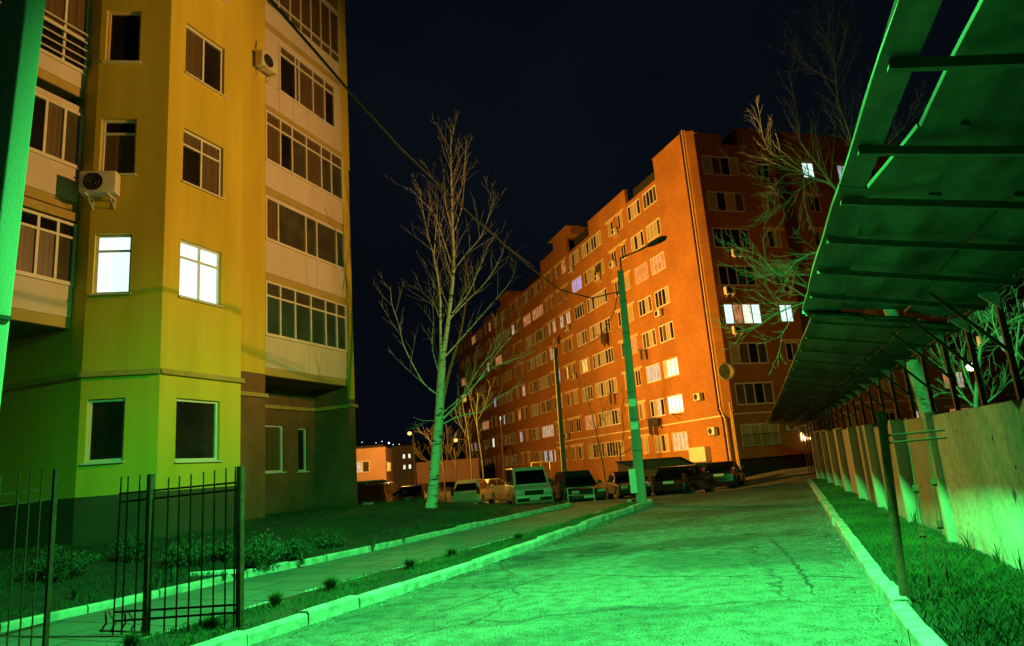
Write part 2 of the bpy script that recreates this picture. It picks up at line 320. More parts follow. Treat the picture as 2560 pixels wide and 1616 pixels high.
def thing(name, loc, rz, label, cat, group=None):
    o = bpy.data.objects.new(name, None); COL.objects.link(o); o.location = loc; o.rotation_euler = (0, 0, rz); o.empty_display_size = .3
    return tag(o, label, cat, group)
def copy_tree(o, parent=None, loc=None, rz=None, label=None):
    c = o.copy(); COL.objects.link(c); c.parent = parent
    if loc is not None: c.location = loc
    if rz is not None: c.rotation_euler = (0, 0, rz)
    if label: c['label'] = label
    for ch in list(o.children): copy_tree(ch, c)
    return c
def ray(px, py):
    d = (px-1280)*CR+(808-py)*CU+F_PX*_fw; return d/hypot(d.x, d.y)
def at(px, py, dist): return CAM+ray(px, py)*dist
def _sm(x): x = max(0, min(1, x)); return x*x*(3-2*x)
def H0(X, Y): return .0105*min(max(0, Y-14), 12)
def H(X, Y):
    l = X*cos(SY)-Y*sin(SY); return H0(X, Y)-.50*_sm((Y-27)/5.5)*_sm((3.2-l)/5.2)
def interp(tab, s):
    if s <= tab[0][0]: return tab[0][1]
    for (a, b), (c, d) in zip(tab, tab[1:]):
        if s <= c: return b+(d-b)*(s-a)/(c-a)
    return tab[-1][1]
KL = [(-6, -5.9), (0, -5.6), (6.28, -5.22), (8.12, -5.01), (11.23, -4.58), (15.15, -4.22), (18.7, -3.86), (22.0, -3.40), (23.1, -3.25)]
WR = [(-6, -7.4), (0, -7.0), (7.2, -6.70), (9.2, -6.49), (13.54, -5.68), (18.2, -4.86), (22.4, -4.35)]
WL = [(-6, -10.1), (0, -9.8), (6.68, -9.42), (8.91, -9.09), (10.65, -8.86), (13.39, -8.21), (18.19, -7.35), (23.9, -6.17)]
KR = [(-6, .85), (0, .9), (6.42, .98), (10.2, 1.12), (17.23, 1.43), (24, 1.72), (30.6, 2.01)]
def Wh(s, l, dz=0): p = W(s, l); p.z = H(p.x, p.y)+dz; return p

# ------------------------------------------------------------------ ground, road, kerbs
g = MB()
xs = [-600, -200, -90, -60, -40] + [x for x in range(-30, 31, 2)] + [40, 60, 90, 200, 600]; ys = [-300, -60, -20, -5, 0, 5, 10, 14, 16, 20, 25] + list(range(26, 48)) + [50, 54, 70, 100, 200, 500, 900]
for i in range(len(xs)-1):
    for j in range(len(ys)-1):
        q = [(xs[i], ys[j]), (xs[i+1], ys[j]), (xs[i+1], ys[j+1]), (xs[i], ys[j+1])]
        g.quad(*[(x, y, H(x, y)-.06) for x, y in q])
tag(g.build('ground', 'dirt'), kind='structure')
g = MB()
ss = [-6+1.0*i for i in range(0, 62)]
for i in range(len(ss)-1):
    s0, s1 = ss[i], ss[i+1]
    def lr(s):
        l = interp(KL, s) if s < 23.2 else interp([(23.2, -4), (26.5, -20), (30, -34)], s)
        r = interp(KR, s)+.06 if s < 31 else 14
        return l-.06, r
    a, b2 = lr(s0); c, d = lr(s1); n = 16
    for k in range(n):
        la0 = a+(b2-a)*k/n; la1 = a+(b2-a)*(k+1)/n; lb0 = c+(d-c)*k/n; lb1 = c+(d-c)*(k+1)/n
        g.quad(Wh(s0, la0), Wh(s0, la1), Wh(s1, lb1), Wh(s1, lb0))
# yard asphalt to the left behind the lawn
for i in range(24, 62):
    for l0 in range(-60, -3, 6):
        if i < 27 and l0 > -30: continue
        pass
tag(g.build('road', 'asphalt'), kind='structure')
g = MB()
for X0 in range(-48, 24, 1):
    for Y0 in range(22, 48, 1):
        g.quad(*[(x, y, H(x, y)-.02) for x, y in ((X0, Y0), (X0+1, Y0), (X0+1, Y0+1), (X0, Y0+1))])
tag(g.build('parking_area', 'asphalt'), kind='structure')

def kerb(name, path, wd, ht, side, dz=0, piece=1.0, tilt=0):
    # path: list of (s,l) of the road-side face; side +1 widens to the right
    mb = MB(); pts = [Wh(s, l, dz) for s, l in path]; acc = 0
    segs = []
    for a, b in zip(pts, pts[1:]):
        L = (b-a).length; k = max(1, round(L/piece))
        for q in range(k): segs.append((a.lerp(b, q/k), a.lerp(b, (q+1)/k)))
    for a, b in segs:
        d = (b-a).normalized(); r = Vector((d.y, -d.x, 0))*side; jz = rnd.uniform(-.018, .014); jy = rnd.uniform(-.014, .014); gp = .010
        a2 = a+d*gp+r*jy; b2 = b-d*gp+r*(jy+rnd.uniform(-.01, .01)); up = Vector((0, 0, ht+jz)); dn = Vector((0, 0, -.06)); bv = .025; tw = r*wd
        sec = lambda p: [p+dn, p+Vector((0, 0, ht+jz-bv)), p+r*bv+up, p+tw-r*bv+up, p+tw+Vector((0, 0, ht+jz-bv)), p+tw+dn]
        A = sec(a2); B = sec(b2); i = len(mb.v); mb.v += [tuple(p) for p in A+B]
        for q in range(5): mb.f.append((i+q, i+q+1, i+7+q, i+6+q)); mb.m.append(0)
        mb.f.append(tuple(range(i+5, i-1, -1))); mb.f.append(tuple(range(i+6, i+12))); mb.m += [0, 0]
    o = mb.build(name, 'kerb_stone', fixn=True); tag(o, kind='structure'); return o
curl = [(23.1, -3.25), (23.7, -3.35), (24.05, -3.75), (24.1, -4.2)]
kerb('kerb', [(s, l) for s, l in KL]+curl[1:], .16, .14, -1)
kerb('kerb', KR, .16, .15, 1)
kerb('path_kerb', WL+[(24.2, -6.35)], .12, .16, -1)
# path between lawn kerb and the grass strip
g = MB()
st = [-6+.75*i for i in range(41)]
for a, b in zip(st, st[1:]):
    for k in range(3):
        f = lambda s, t: Wh(s, interp(WL, s)-.05+(interp(WR, s)-interp(WL, s)+.05)*t, .035)
        g.quad(f(a, k/3), f(a, (k+1)/3), f(b, (k+1)/3), f(b, k/3))
tag(g.build('path', 'paving'), kind='structure')
# thin concrete edging along the path, partly sunken
g = MB()
for a, b, gap in [(5.0, 8.3, 0), (9.0, 10.4, 0), (11.0, 12.9, 0), (13.4, 15.2, 0), (16, 18, 0), (19, 22, 0)]:
    n = max(1, int((b-a)/.9))
    for i in range(n):
        s0 = a+(b-a)*i/n+.01; s1 = a+(b-a)*(i+1)/n-.01; z = .045+rnd.uniform(0, .02)
        p = [Wh(s0, interp(WR, s0), -.02), Wh(s0, interp(WR, s0)+.07, -.02), Wh(s1, interp(WR, s1)+.07, -.02), Wh(s1, interp(WR, s1), -.02)]
        g.hexa(p+[q+Vector((0, 0, z+.02)) for q in p])
tag(g.build('path_edging', 'kerb_stone', fixn=True), kind='structure')
# grass strip soil
def strip(name, fa, fb, s0, s1, hf, n=5, step=.5):
    g = MB(); k = int((s1-s0)/step)
    for i in range(k):
        a = s0+(s1-s0)*i/k; b = s0+(s1-s0)*(i+1)/k
        for j in range(n):
            def P(s, t): return Wh(s, fa(s)+(fb(s)-fa(s))*t, hf(s, t))
            g.quad(P(a, j/n), P(a, (j+1)/n), P(b, (j+1)/n), P(b, j/n))
    return tag(g.build(name, 'soil', smooth=True), kind='structure')
strip_h = lambda s, t: .055+.055*t+.02*sin(s*2.1)*sin(t*3)
strip('verge_left', lambda s: interp(WR, s)+.06, lambda s: interp(KL, s)-.15 if s < 23 else -4.1, -6, 23.9, strip_h)
verge_h = lambda s, t: .09+.0*t+.015*sin(s*1.7+t*4)
strip('verge_right', lambda s: interp(KR, s)+.15, lambda s: 2.62, -6, 31, verge_h)
# lawn: rises from the path kerb towards the yellow building
SB = lambda t: 24.4-.075*t      # far edge of the lawn (s) as function of distance t from the kerb
def lawn_h(s, t):
    u = min(1, t/4.5); z = .13+.46*u*u*(3-2*u) if t > .12 else .13
    e = max(0, min(1, (SB(t)-s)/2.2)); z = .12+(z-.12)*(e*e*(3-2*e))
    return z+.025*sin(s*1.3+t*.9)*min(1, t)*e
def lawn_P(s, t):
    q = W(s, interp(WL, s)-.12-t); q.z = H0(q.x, q.y)+lawn_h(s, t); return q
g = MB(); tt = [0, .3, .7, 1.2, 1.8, 2.4, 3, 3.6, 4.2, 5, 6, 8, 11, 15, 20]
for i in range(46):
    for a, b in zip(tt, tt[1:]):
        f = lambda i, t: lawn_P(-6+(SB(t)+6)*i/46, t)
        g.quad(f(i, b), f(i, a), f(i+1, a), f(i+1, b))
for a, b in zip(tt, tt[1:]):
    p_, q_ = lawn_P(SB(a), a), lawn_P(SB(b), b); dn_ = Vector((.1, .5, -.9)); g.quad(q_, p_, p_+dn_, q_+dn_)
tag(g.build('lawn', 'soil', smooth=True), kind='structure')

# ------------------------------------------------------------------ facades
def wallpanel(mb, fn, a0, a1, z0, z1, holes, depth, mi=lambda a, z: 0, cutz=(), cuta=()):
    A = sorted(set([a0, a1]+[h[0] for h in holes]+[h[1] for h in holes]+[c for c in cuta]))
    Z = sorted(set([z0, z1]+[h[2] for h in holes]+[h[3] for h in holes]+[c for c in cutz]))
    A = [a for a in A if a0 <= a <= a1]; Z = [z for z in Z if z0 <= z <= z1]
    for i in range(len(A)-1):
        for j in range(len(Z)-1):
            ca, cz = (A[i]+A[i+1])/2, (Z[j]+Z[j+1])/2
            if any(h[0] < ca < h[1] and h[2] < cz < h[3] for h in holes): continue
            mb.quad(fn(A[i], Z[j], 0), fn(A[i+1], Z[j], 0), fn(A[i+1], Z[j+1], 0), fn(A[i], Z[j+1], 0), mi(ca, cz))
    for h in holes:
        x0, x1, y0, y1 = h[:4]; k = mi((x0+x1)/2, (y0+y1)/2); d = depth
        mb.quad(fn(x0, y0, 0), fn(x1, y0, 0), fn(x1, y0, d), fn(x0, y0, d), k); mb.quad(fn(x0, y1, 0), fn(x0, y1, d), fn(x1, y1, d), fn(x1, y1, 0), k)
        mb.quad(fn(x0, y0, 0), fn(x0, y0, d), fn(x0, y1, d), fn(x0, y1, 0), k); mb.quad(fn(x1, y0, 0), fn(x1, y1, 0), fn(x1, y1, d), fn(x1, y0, d), k)
def fbox(mb, fn, a0, a1, z0, z1, w0, w1, mi=0):
    p = [fn(a0, z0, w0), fn(a1, z0, w0), fn(a1, z0, w1), fn(a0, z0, w1), fn(a0, z1, w0), fn(a1, z1, w0), fn(a1, z1, w1), fn(a0, z1, w1)]
    mb.hexa(p, mi)
def window(parent, fn, a0, a1, z0, z1, w, cols, transom=None, fw=.06, panes='glass_dark', fmat='frame_white', name='window', sill=None, mbs=None, tpanes=None):
    """frame mesh + child pane mesh. cols: number or list of fractional cut positions. panes: name or list (per column)."""
    if not hasattr(cols, '__len__'): cuts = [i/cols for i in range(cols+1)]
    else: cuts = [0]+list(cols)+[1]
    n = len(cuts)-1
    if isinstance(panes, str): panes = [panes]*n
    if mbs: fr, pn, fm, pm, fi, pmi = mbs
    else: fr, pn = MB(), MB()
    X = [a0+(a1-a0)*c for c in cuts]
    fbox(fr, fn, a0, a0+fw, z0, z1, w-.03, w+.05); fbox(fr, fn, a1-fw, a1, z0, z1, w-.03, w+.05)
    fbox(fr, fn, a0+fw, a1-fw, z0, z0+fw, w-.03, w+.05); fbox(fr, fn, a0+fw, a1-fw, z1-fw, z1, w-.03, w+.05)
    for x in X[1:-1]: fbox(fr, fn, x-fw*.45, x+fw*.45, z0+fw, z1-fw, w-.028, w+.05)
    if transom:
        for i in range(n):
            xa = X[i]+(fw if i == 0 else fw*.45); xb = X[i+1]-(fw if i == n-1 else fw*.45)
            fbox(fr, fn, xa, xb, transom-fw*.45, transom+fw*.45, w-.026, w+.05)
    order = []
    for i in range(n):
        pnm = panes[i]
        if mbs:
            k = pmi(pnm)
        else:
            if pnm not in order: order.append(pnm)
            k = order.index(pnm)
        e = .004*(i % 2)
        if transom and tpanes:
            t2 = tpanes[i] if not isinstance(tpanes, str) else tpanes
            if t2 not in order: order.append(t2)
            pn.quad(fn(X[i], z0, w+.02), fn(X[i+1], z0, w+.02), fn(X[i+1], transom, w+.02), fn(X[i], transom, w+.02), k)
            pn.quad(fn(X[i], transom, w+.02), fn(X[i+1], transom, w+.02), fn(X[i+1], z1, w+.02), fn(X[i], z1, w+.02), order.index(t2))
        else: pn.quad(fn(X[i], z0, w+.02), fn(X[i+1], z0, w+.02), fn(X[i+1], z1, w+.02), fn(X[i], z1, w+.02), k)
    if mbs: return None
    f = fr.build(name, fmat, parent)
    pn.build('pane', order, f)
    if sill:
        sb = MB(); fbox(sb, fn, a0-.04, a1+.04, z0-.045, z0-.005, -.07, w-.03); sb.build('sill', sill, f)
    return f

# ---- yellow apartment building
C1 = Vector((-8.42, 15.91, 0))
yb = thing('apartment_building', C1, radians(90-20.9), 'yellow plastered apartment block with a faceted bay, brown ground floor and glazed balconies at left', 'building')
TOP = 24.0; BOT = .25
c0 = (-.866, 1.474)
def fn_r(a, z, w): return Vector((a, w, z))
dx, dy = c0; LC = hypot(dx, dy); ux, uy = -dx/LC, -dy/LC     # from C0 to C1, a from 0..LC
def fn_c(a, z, w): return Vector((c0[0]+ux*a-uy*w, c0[1]+uy*a+ux*w, z))
def fn_l(a, z, w): return Vector((c0[0]+w, c0[1]+3.08-a, z))   # left face, a from back (0) to C0 (3.08)
floors = [6.43, 9.52, 12.66, 15.72, 18.8]
wm = MB(); mi_y = lambda a, z: (2 if z < 1.70 else 0)
holes_r = [(.50, 1.88, 2.37, 3.88)] + [(.50, 1.88, z, z+1.52) for z in floors]
wallpanel(wm, fn_r, 0, 2.61, BOT, TOP, holes_r, .14, mi_y, cutz=(1.70,))
off = LC+0.0
holes_c = [(LC-1.56, LC-.74, 2.45, 3.90)] + [(LC-1.58, LC-.74, z, z+1.52) for z in floors]
wallpanel(wm, fn_c, 0, LC, BOT, TOP, holes_c, .14, mi_y, cutz=(1.70,))
wallpanel(wm, fn_l, 0, 3.08, BOT, TOP, [], .1, mi_y, cutz=(1.70,))
# return of the bay, pier, recess and end wall
wallpanel(wm, lambda a, z, w: Vector((2.61-w, a, z)), 0, 1.46, BOT, TOP, [], .1, mi_y, cutz=(1.70,))
mi_b = lambda a, z: (1 if z < 5.1 else 0)
wallpanel(wm, lambda a, z, w: Vector((a, 1.46+w, z)), 2.61, 5.22, BOT, TOP, [], .1, mi_b, cutz=(5.1,))
wallpanel(wm, lambda a, z, w: Vector((5.22-w, a, z)), 1.46, 3.0, BOT, TOP, [], .1, mi_b, cutz=(5.1,))
rec_holes = [(6.97, 7.92, 2.09, 3.70), (8.69, 9.20, 2.07, 3.64)]
wallpanel(wm, lambda a, z, w: Vector((a, 3.0+w, z)), 5.22, 9.65, BOT, TOP, rec_holes, .14, mi_b, cutz=(5.1,))
wallpanel(wm, lambda a, z, w: Vector((9.65+w, 3.0-a, z)), 0, 1.54, BOT, TOP, [], .1, lambda a, z: 1 if z < 5.1 else 0, cutz=(5.1,))
wallpanel(wm, lambda a, z, w: Vector((a, 1.46+w, z)), 9.65, 10.08, BOT, TOP, [], .1, lambda a, z: 1 if z < 4.6 else 0, cutz=(4.6,))
wallpanel(wm, lambda a, z, w: Vector((10.08-w, 1.46+a, z)), 0, 12, BOT, TOP, [], .1, lambda a, z: 1 if z < 4.6 else 0, cutz=(4.6,))
# steps on the end pier (insulation boards of upper floors stand proud)
fbox(wm, lambda a, z, w: Vector((a, w, z)), 10.082, 10.17, 14.0, TOP, 1.462, 3.2, 0)
# left recess
wallpanel(wm, lambda a, z, w: Vector((a, 4.55+w, z)), -7, -.866, BOT, TOP, [(-3.2, -1.9, 2.2, 3.9)], .14, mi_b, cutz=(5.1,))
wm.quad((-7, 4.55, TOP), (-.866, 4.55, TOP), (-.866, 13.4, TOP), (-7, 13.4, TOP), 0); wm.quad((-.866, 0, TOP), (10.08, 0, TOP), (10.08, 13.4, TOP), (-.866, 13.4, TOP), 0)
wm.quad((-7, 13.4, BOT), (10.08, 13.4, BOT), (10.08, 13.4, TOP), (-7, 13.4, TOP), 0)
wm.build('wall', ['yellow_plaster', 'brown_plaster', 'plinth_plaster'], yb)
# belt courses
bt = MB()
def belt(mb, pts, z, h=.13, d=.10):
    for (x0, y0), (x1, y1) in zip(pts, pts[1:]):
        a = Vector((x0, y0, 0)); b = Vector((x1, y1, 0)); t = (b-a).normalized(); nrm = Vector((t.y, -t.x, 0))
        o = [a-t*.001, b+t*.001, b+t*.001+nrm*d, a-t*.001+nrm*d]
        mb.hexa([p+Vector((0, 0, z)) for p in o]+[p+Vector((0, 0, z+h))-(nrm*.04 if k > 1 else Vector()) for k, p in enumerate(o)])
belt(bt, [(c0[0], c0[1]+3.05), c0, (0, 0), (2.69, 0)], 4.42, .13, .09)
belt(bt, [(2.62, 1.46), (5.30, 1.46)], 4.35, .13, .08); belt(bt, [(5.23, 3.0), (9.64, 3.0)], 4.27, .13, .07)
belt(bt, [(9.64, 2.95), (9.64, 1.5)], 4.27, .13, .07); belt(bt, [(9.60, 1.46), (10.2, 1.46)], 4.30, .13, .08); belt(bt, [(-7, 4.55), (-.88, 4.55)], 4.42, .13, .09)
bt.build('belt_course', 'belt_paint', yb, fixn=True)
W14 = .11
def yw(fn, h, cols, tr, panes, fm='frame_white', nm='window', tp=None): return window(yb, fn, h[0], h[1], h[2], h[3], W14, cols, tr, .065, panes, fm, nm, 'frame_white', tpanes=tp)
yw(fn_r, holes_r[0], 1, None, 'glass_dark')
yw(fn_r, holes_r[1], 2, 7.50, 'lit_white', 'frame_white')
yw(fn_r, holes_r[2], 2, 10.62, ['glass_dark', 'curtain_brown'], tp='curtain_brown')
yw(fn_r, holes_r[3], 2, None, ['curtain_brown', 'glass_dark'])
yw(fn_r, holes_r[4], 2, None, 'curtain_brown'); yw(fn_r, holes_r[5], 2, None, 'curtain_brown')
yw(fn_c, holes_c[0], 1, None, 'glass_dark')
yw(fn_c, holes_c[1], 1, 7.53, 'lit_white', tp='lit_white')
yw(fn_c, holes_c[2], 1, 10.66, ['curtain_brown'], tp='glass_dark')
yw(fn_c, holes_c[3], 1, None, 'glass_dark', 'frame_old'); yw(fn_c, holes_c[4], 1, None, 'glass_dark'); yw(fn_c, holes_c[5], 1, None, 'glass_dark')
fn_rec = lambda a, z, w: Vector((a, 3.0+w, z))
window(yb, fn_rec, *rec_holes[0], .1, 1, None, .06, 'curtain_brown', 'frame_white', sill='frame_white'); window(yb, fn_rec, *rec_holes[1], .1, 1, None, .06, 'glass_dark', 'frame_white', sill='frame_white')
window(yb, lambda a, z, w: Vector((a, 4.55+w, z)), -3.2, -1.9, 2.2, 3.9, .1, 2, None, .06, 'glass_dark', 'frame_white', sill='frame_white')
# right balconies
def balcony(fn, a0, a1, zs, zp, zw0, zw1, zt, cols, tr, panes, depth=1.5, side=False, tp=None, joints=(), a0w=None, a1w=None):
    """zs slab bottom, zp slab top, panel zp..zw0, window zw0..zw1, fascia zw1..zt"""
    sb = MB(); fbox(sb, fn, a0+.002, a1-.002, zs, zp, .02, depth, 0); s_ = sb.build('balcony_slab', 'slab_edge', yb)
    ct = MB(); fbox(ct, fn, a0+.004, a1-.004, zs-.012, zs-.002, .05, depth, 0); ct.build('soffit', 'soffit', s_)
    pb = MB(); A0 = a0 if a0w is None else a0w; A1 = a1 if a1w is None else a1w
    J = [a0]+list(joints)+[a1]
    for x0, x1 in zip(J, J[1:]): fbox(pb, fn, x0+.006, x1-.006, zp+.004, zw0-.03, 0, .05)
    if A0 > a0: fbox(pb, fn, a0+.006, A0-.006, zw0-.025, zw1, 0, .05)
    if A1 < a1: fbox(pb, fn, A1+.006, a1-.006, zw0-.025, zw1, 0, .05)
    pb.build('balcony_panel', 'balcony_panel', yb)
    if zt > zw1+.03:
        fb = MB(); fbox(fb, fn, a0+.002, a1-.002, zw1+.006, zt-.004, .01, .12); fb.build('balcony_fascia', 'balcony_panel', yb)
    lb = MB(); fbox(lb, fn, a0-.01, a1+.01, zw0-.028, zw0-.002, -.05, .06); lb.build('sill', 'frame_white', yb)
    return window(yb, fn, A0, A1, zw0, zw1, .0, cols, tr, .07, panes, 'frame_white', 'balcony_window', tpanes=tp)
fn_b = lambda a, z, w: Vector((a, 1.46+w, z))
balcony(fn_b, 5.22, 9.65, 5.08, 5.32, 6.38, 8.20, 8.20, [.16, .33, .52, .71, .86], 7.70, 'glass_green', tp='glass_grey', joints=(7.4,))
balcony(fn_b, 5.22, 9.65, 8.22, 8.48, 9.62, 11.14, 11.24, [.14, .47, .61, .88], None, ['curtain_brown', 'glass_grey', 'glass_grey', 'glass_grey', 'glass_green'], joints=(7.3, 7.9))
balcony(fn_b, 5.22, 9.65, 11.26, 11.5, 12.46, 14.33, 14.38, [.17, .31, .49, .69, .83], 13.85, ['curtain_brown', 'glass_dark', 'glass_grey', 'curtain_brown', 'glass_grey', 'glass_grey'], tp='curtain_brown')
balcony(fn_b, 5.22, 9.65, 14.40, 14.55, 15.40, 17.32, 17.56, [.27, .33, .58, .80], 16.92, ['glass_dark', 'glass_grey', 'curtain_brown', 'curtain_brown', 'glass_dark'], tp='curtain_brown', joints=(5.95, 6.7, 7.5, 8.4, 9.2), a0w=5.93, a1w=9.22)
balcony(fn_b, 5.22, 9.65, 17.58, 17.8, 18.5, 20.9, 21.1, [.16, .30, .44, .58, .72, .86], 18.95, 'curtain_brown', tp='curtain_brown')
# left balconies (faces parallel to the right ones)
fn_lb = lambda a, z, w: Vector((a, 1.93+w, z))
def lbal(zs, zp, zw0, zw1, zt, cols, tr, panes, tp=None, rail=False):
    a0, a1 = -4.6, -.88
    f = balcony(fn_lb, a0, a1, zs, zp, zw0, zw1, zt, cols, tr, panes, 2.5, tp=tp)
    sd = MB(); sd.box(-.878, -.872, 1.94, 4.5, zp, zw0-.03)
    if rail:
        rb = MB()
        for z in (zw0+.15, zw0+.38, zw0+.61, zw0+.84, zw0+1.07): rb.bar((a0, 1.83, z), (a1+.06, 1.83, z), .03)
        for a in (a0, -3.4, -2.2, a1+.06): rb.bar((a, 1.83, zw0), (a, 1.83, zw0+1.12), .035)
        rb.build('railing', 'frame_white', yb)
lbal(5.66, 5.92, 6.72, 8.28, 8.30, 8, 7.90, ['curtain_brown', 'glass_dark', 'curtain_brown', 'glass_grey', 'curtain_brown', 'curtain_brown', 'curtain_brown', 'glass_grey'], tp='glass_dark')
lbal(8.62, 8.86, 9.75, 11.25, 11.45, 8, None, ['glass_dark', 'curtain_brown', 'glass_grey', 'glass_dark', 'glass_grey', 'glass_dark', 'curtain_brown', 'glass_grey'])
lbal(11.72, 11.95, 12.4, 15.0, 15.1, 6, 13.35, ['glass_dark', 'glass_dark', 'glass_dark', 'glass_dark', 'glass_dark', 'glass_dark'], tp='curtain_brown', rail=True)
lbal(15.3, 15.5, 16.3, 18.2, 18.3, [.35, .66], None, 'glass_dark')
bx = MB(); fbox(bx, fn_lb, -4.55, -.90, 8.33, 8.55, -.06, .25); bx.build('shutter_box', 'belt_paint', yb)

# ---- air conditioners: body with fan grille and bracket
def ac_unit(loc, rz, label, wdt=.78, hgt=.54, dep=.28, group='air conditioners on the facades'):
    t = thing('air_conditioner', loc, rz, label, 'air conditioner', group)
    mb = MB(); mb.box(-wdt/2, wdt/2, -dep-.12, -.12, 0, hgt); mb.build('casing', 'ac_white', t, bevel=.02)
    gb = MB(); gb.disc((-wdt*.12, -dep-.125, hgt/2), (0, -1, 0), hgt*.40, 24)
    f = gb.build('fan_grille', 'ac_dark', t)
    rb = MB()
    for k in range(1, 4):
        r = hgt*.40*k/3; rb.tube([(-wdt*.12+r*cos(a*pi/10), -dep-.135, hgt/2+r*sin(a*pi/10)) for a in range(21)], .006, 4)
    rb.build('guard', 'metal_dark', f)
    for x in (-wdt*.3, wdt*.3): kb = MB(); kb.bar((x, 0, -.03), (x, -dep-.16, -.03), .035); kb.bar((x, -.01, -.03), (x, -.01, -.28), .03); kb.bar((x, -.02, -.26), (x, -dep-.02, -.04), .02); kb.build('bracket', 'ac_white', t)
    return t
def ybp(a, b, z): return yb_m @ Vector((a, b, z))
yb_m = Matrix.Translation(C1) @ Matrix.Rotation(radians(90-20.9), 4, 'Z')
rzr = radians(90-20.9)
rzc = rzr+atan2(uy, ux)
pc = fn_c(LC-1.42, 8.86, 0); ac1 = ac_unit(ybp(*pc), rzc, 'air conditioner with a round dark fan under the narrow window of the yellow bay', .82, .56, .3)
ac2 = copy_tree(ac1, None, ybp(5.02, 1.46, 15.6), rzr, 'air conditioner high on the yellow wall beside the paneled balcony, cable hanging above')
cb = MB(); cb.tube([ybp(4.8, 1.43, 16.1), ybp(4.74, 1.43, 16.4), ybp(4.78, 1.44, 16.7)], .012, 5); cb.build('cable', 'cable', None).name = 'pipe'
tag(bpy.data.objects['pipe'], 'thin pipe rising from the air conditioner high on the yellow wall', 'pipe')

# ---- brick apartment building (local x = end facade, local y = long facade)
BC = Vector((14.744, 48.845, 0)); rzb = radians(90-71.75)
bb = thing('apartment_building', BC, rzb, 'long orange brick apartment block, eight storeys, with white window frames and glazed loggias', 'building')
bb_m = Matrix.Translation(BC) @ Matrix.Rotation(rzb, 4, 'Z')
fe = lambda a, z, w: Vector((a, w, z))          # end facade, outward -y
fl = lambda a, z, w: Vector((w, a, z))          # long facade, outward -x
BZ = -.45
tops = [3.40+2.965*i for i in range(8)]
R2 = random.Random(77)
longw = []   # a0,a1,z0,z1,cols,kind,floor
def addL(a0, a1, cols, kind, fls=range(8), hh=1.48, lint=False, fwd=0):
    for i in fls: longw.append([a0, a1, tops[i]-hh, tops[i], cols, kind, i, lint])
blocks = [(5.6, 7.95, 4, 'big', 0), (8.5, 10.9, 4, 'big', 0), (11.95, 13.0, 2, 'small', 1), (13.9, 15.1, 2, 'small', 1), (16.75, 21.7, 8, 'log', 0), (22.4, 25.1, 4, 'log', 0),
          (26.3, 27.6, 2, 'small', 1), (28.4, 29.5, 2, 'small', 1), (30.9, 31.9, 2, 'small', 1), (32.7, 33.6, 2, 'small', 1), (34.5, 38.6, 7, 'log', 0), (39.2, 42.3, 5, 'log', 0),
          (43.7, 45.0, 2, 'small', 1), (46.3, 47.6, 2, 'small', 1), (49.0, 52.6, 5, 'log', 0), (53.2, 56.6, 5, 'log', 0), (57.8, 59, 2, 'small', 1), (60.2, 61.4, 2, 'small', 1),
          (62.6, 66.6, 6, 'log', 0), (67.4, 70, 4, 'log', 0), (71.4, 72.6, 2, 'small', 1), (74, 75.2, 2, 'small', 1), (76.4, 79.4, 4, 'log', 0)]
for a0, a1, c_, k_, li in blocks: addL(a0, a1, c_, k_, lint=bool(li))
def long_holes(ws): return [(w_[0], w_[1], w_[2], w_[3]) for w_ in ws]
wb = MB()
ULEN = 81.0
wallpanel(wb, fl, .36, ULEN, BZ, 24.52, long_holes(longw), .13)
# chamfer strip at the corner
wallpanel(wb, lambda a, z, w: Vector((a*.5, .36-a*.36, z)), 0, 1, BZ, 26.2, [], .1)
endw = []
for i in range(8):
    endw.append([.92, 4.2, tops[i]-1.62, tops[i], 4, 'big', i, False])
    endw.append([5.85, 7.1, tops[i]-1.5, tops[i]-.05, 2, 'small', i, True])
    for a0 in (10.6, 14.2, 17.2, 21.0, 25.0, 28.2, 32.0, 36.5):
        endw.append([a0, a0+1.25 if a0 not in (21.0, 32.0) else a0+3.0, tops[i]-1.5+.3*(a0 > 9), tops[i]-.05+.3*(a0 > 9), 2 if a0 not in (21.0, 32.0) else 4, 'small', i, True])
eh = [(e[0], e[1], e[2], e[3]) for e in endw if e[0] < 9]
wallpanel(wb, fe, .5, 7.7, 1.0, 25.2, eh, .13)
wallpanel(wb, lambda a, z, w: Vector((7.7-w, a, z)), 0, 2.2, BZ, 26.6, [], .1)
eh2 = [(e[0], e[1], e[2], e[3]) for e in endw if e[0] > 9]
wallpanel(wb, lambda a, z, w: Vector((a, 2.2+w, z)), 7.7, 9.3, BZ, 26.6, [], .1)
fe2 = lambda a, z, w: Vector((a, .3+w, z))
wallpanel(wb, lambda a, z, w: Vector((9.3+w, 2.2-a, z)), 0, 1.9, BZ, 26.9, [], .1)
wallpanel(wb, fe2, 9.3, 44, BZ, 26.9, eh2, .13)
# parapets and upper blocks on the long side, end blocks, roof slabs
def ub(x0, x1, y0, y1, z0, z1, k=0): wb.box(x0, x1, y0, y1, z0, z1, k)
ub(.0, 3.2, .36, 5.5, 24.522, 26.3); ub(0, .3, 11.0, 19.4, 24.522, 25.9); ub(0, .3, 25.4, 34.2, 24.522, 26.3)
ub(.01, 6, 24.0, 29.5, 26.31, 27.2); ub(0, .3, 43.0, 53.6, 24.522, 25.0); ub(.01, 5, 47, 51.8, 25.01, 26.0); ub(0, .3, 57, 62, 24.522, 25.3); ub(0, .3, 70.5, 76, 24.522, 25.2)
ub(.5, 3.0, .002, .3, 25.2, 25.95); ub(4.5, 7.7, .002, 6, 25.2, 26.65); ub(3.2, 4.5, .6, 6, 24.6, 25.2)
wb.box(.14, 44, 2.3, 16, 24.40, 24.50); wb.box(.14, 14, 16, ULEN, 24.40, 24.5)
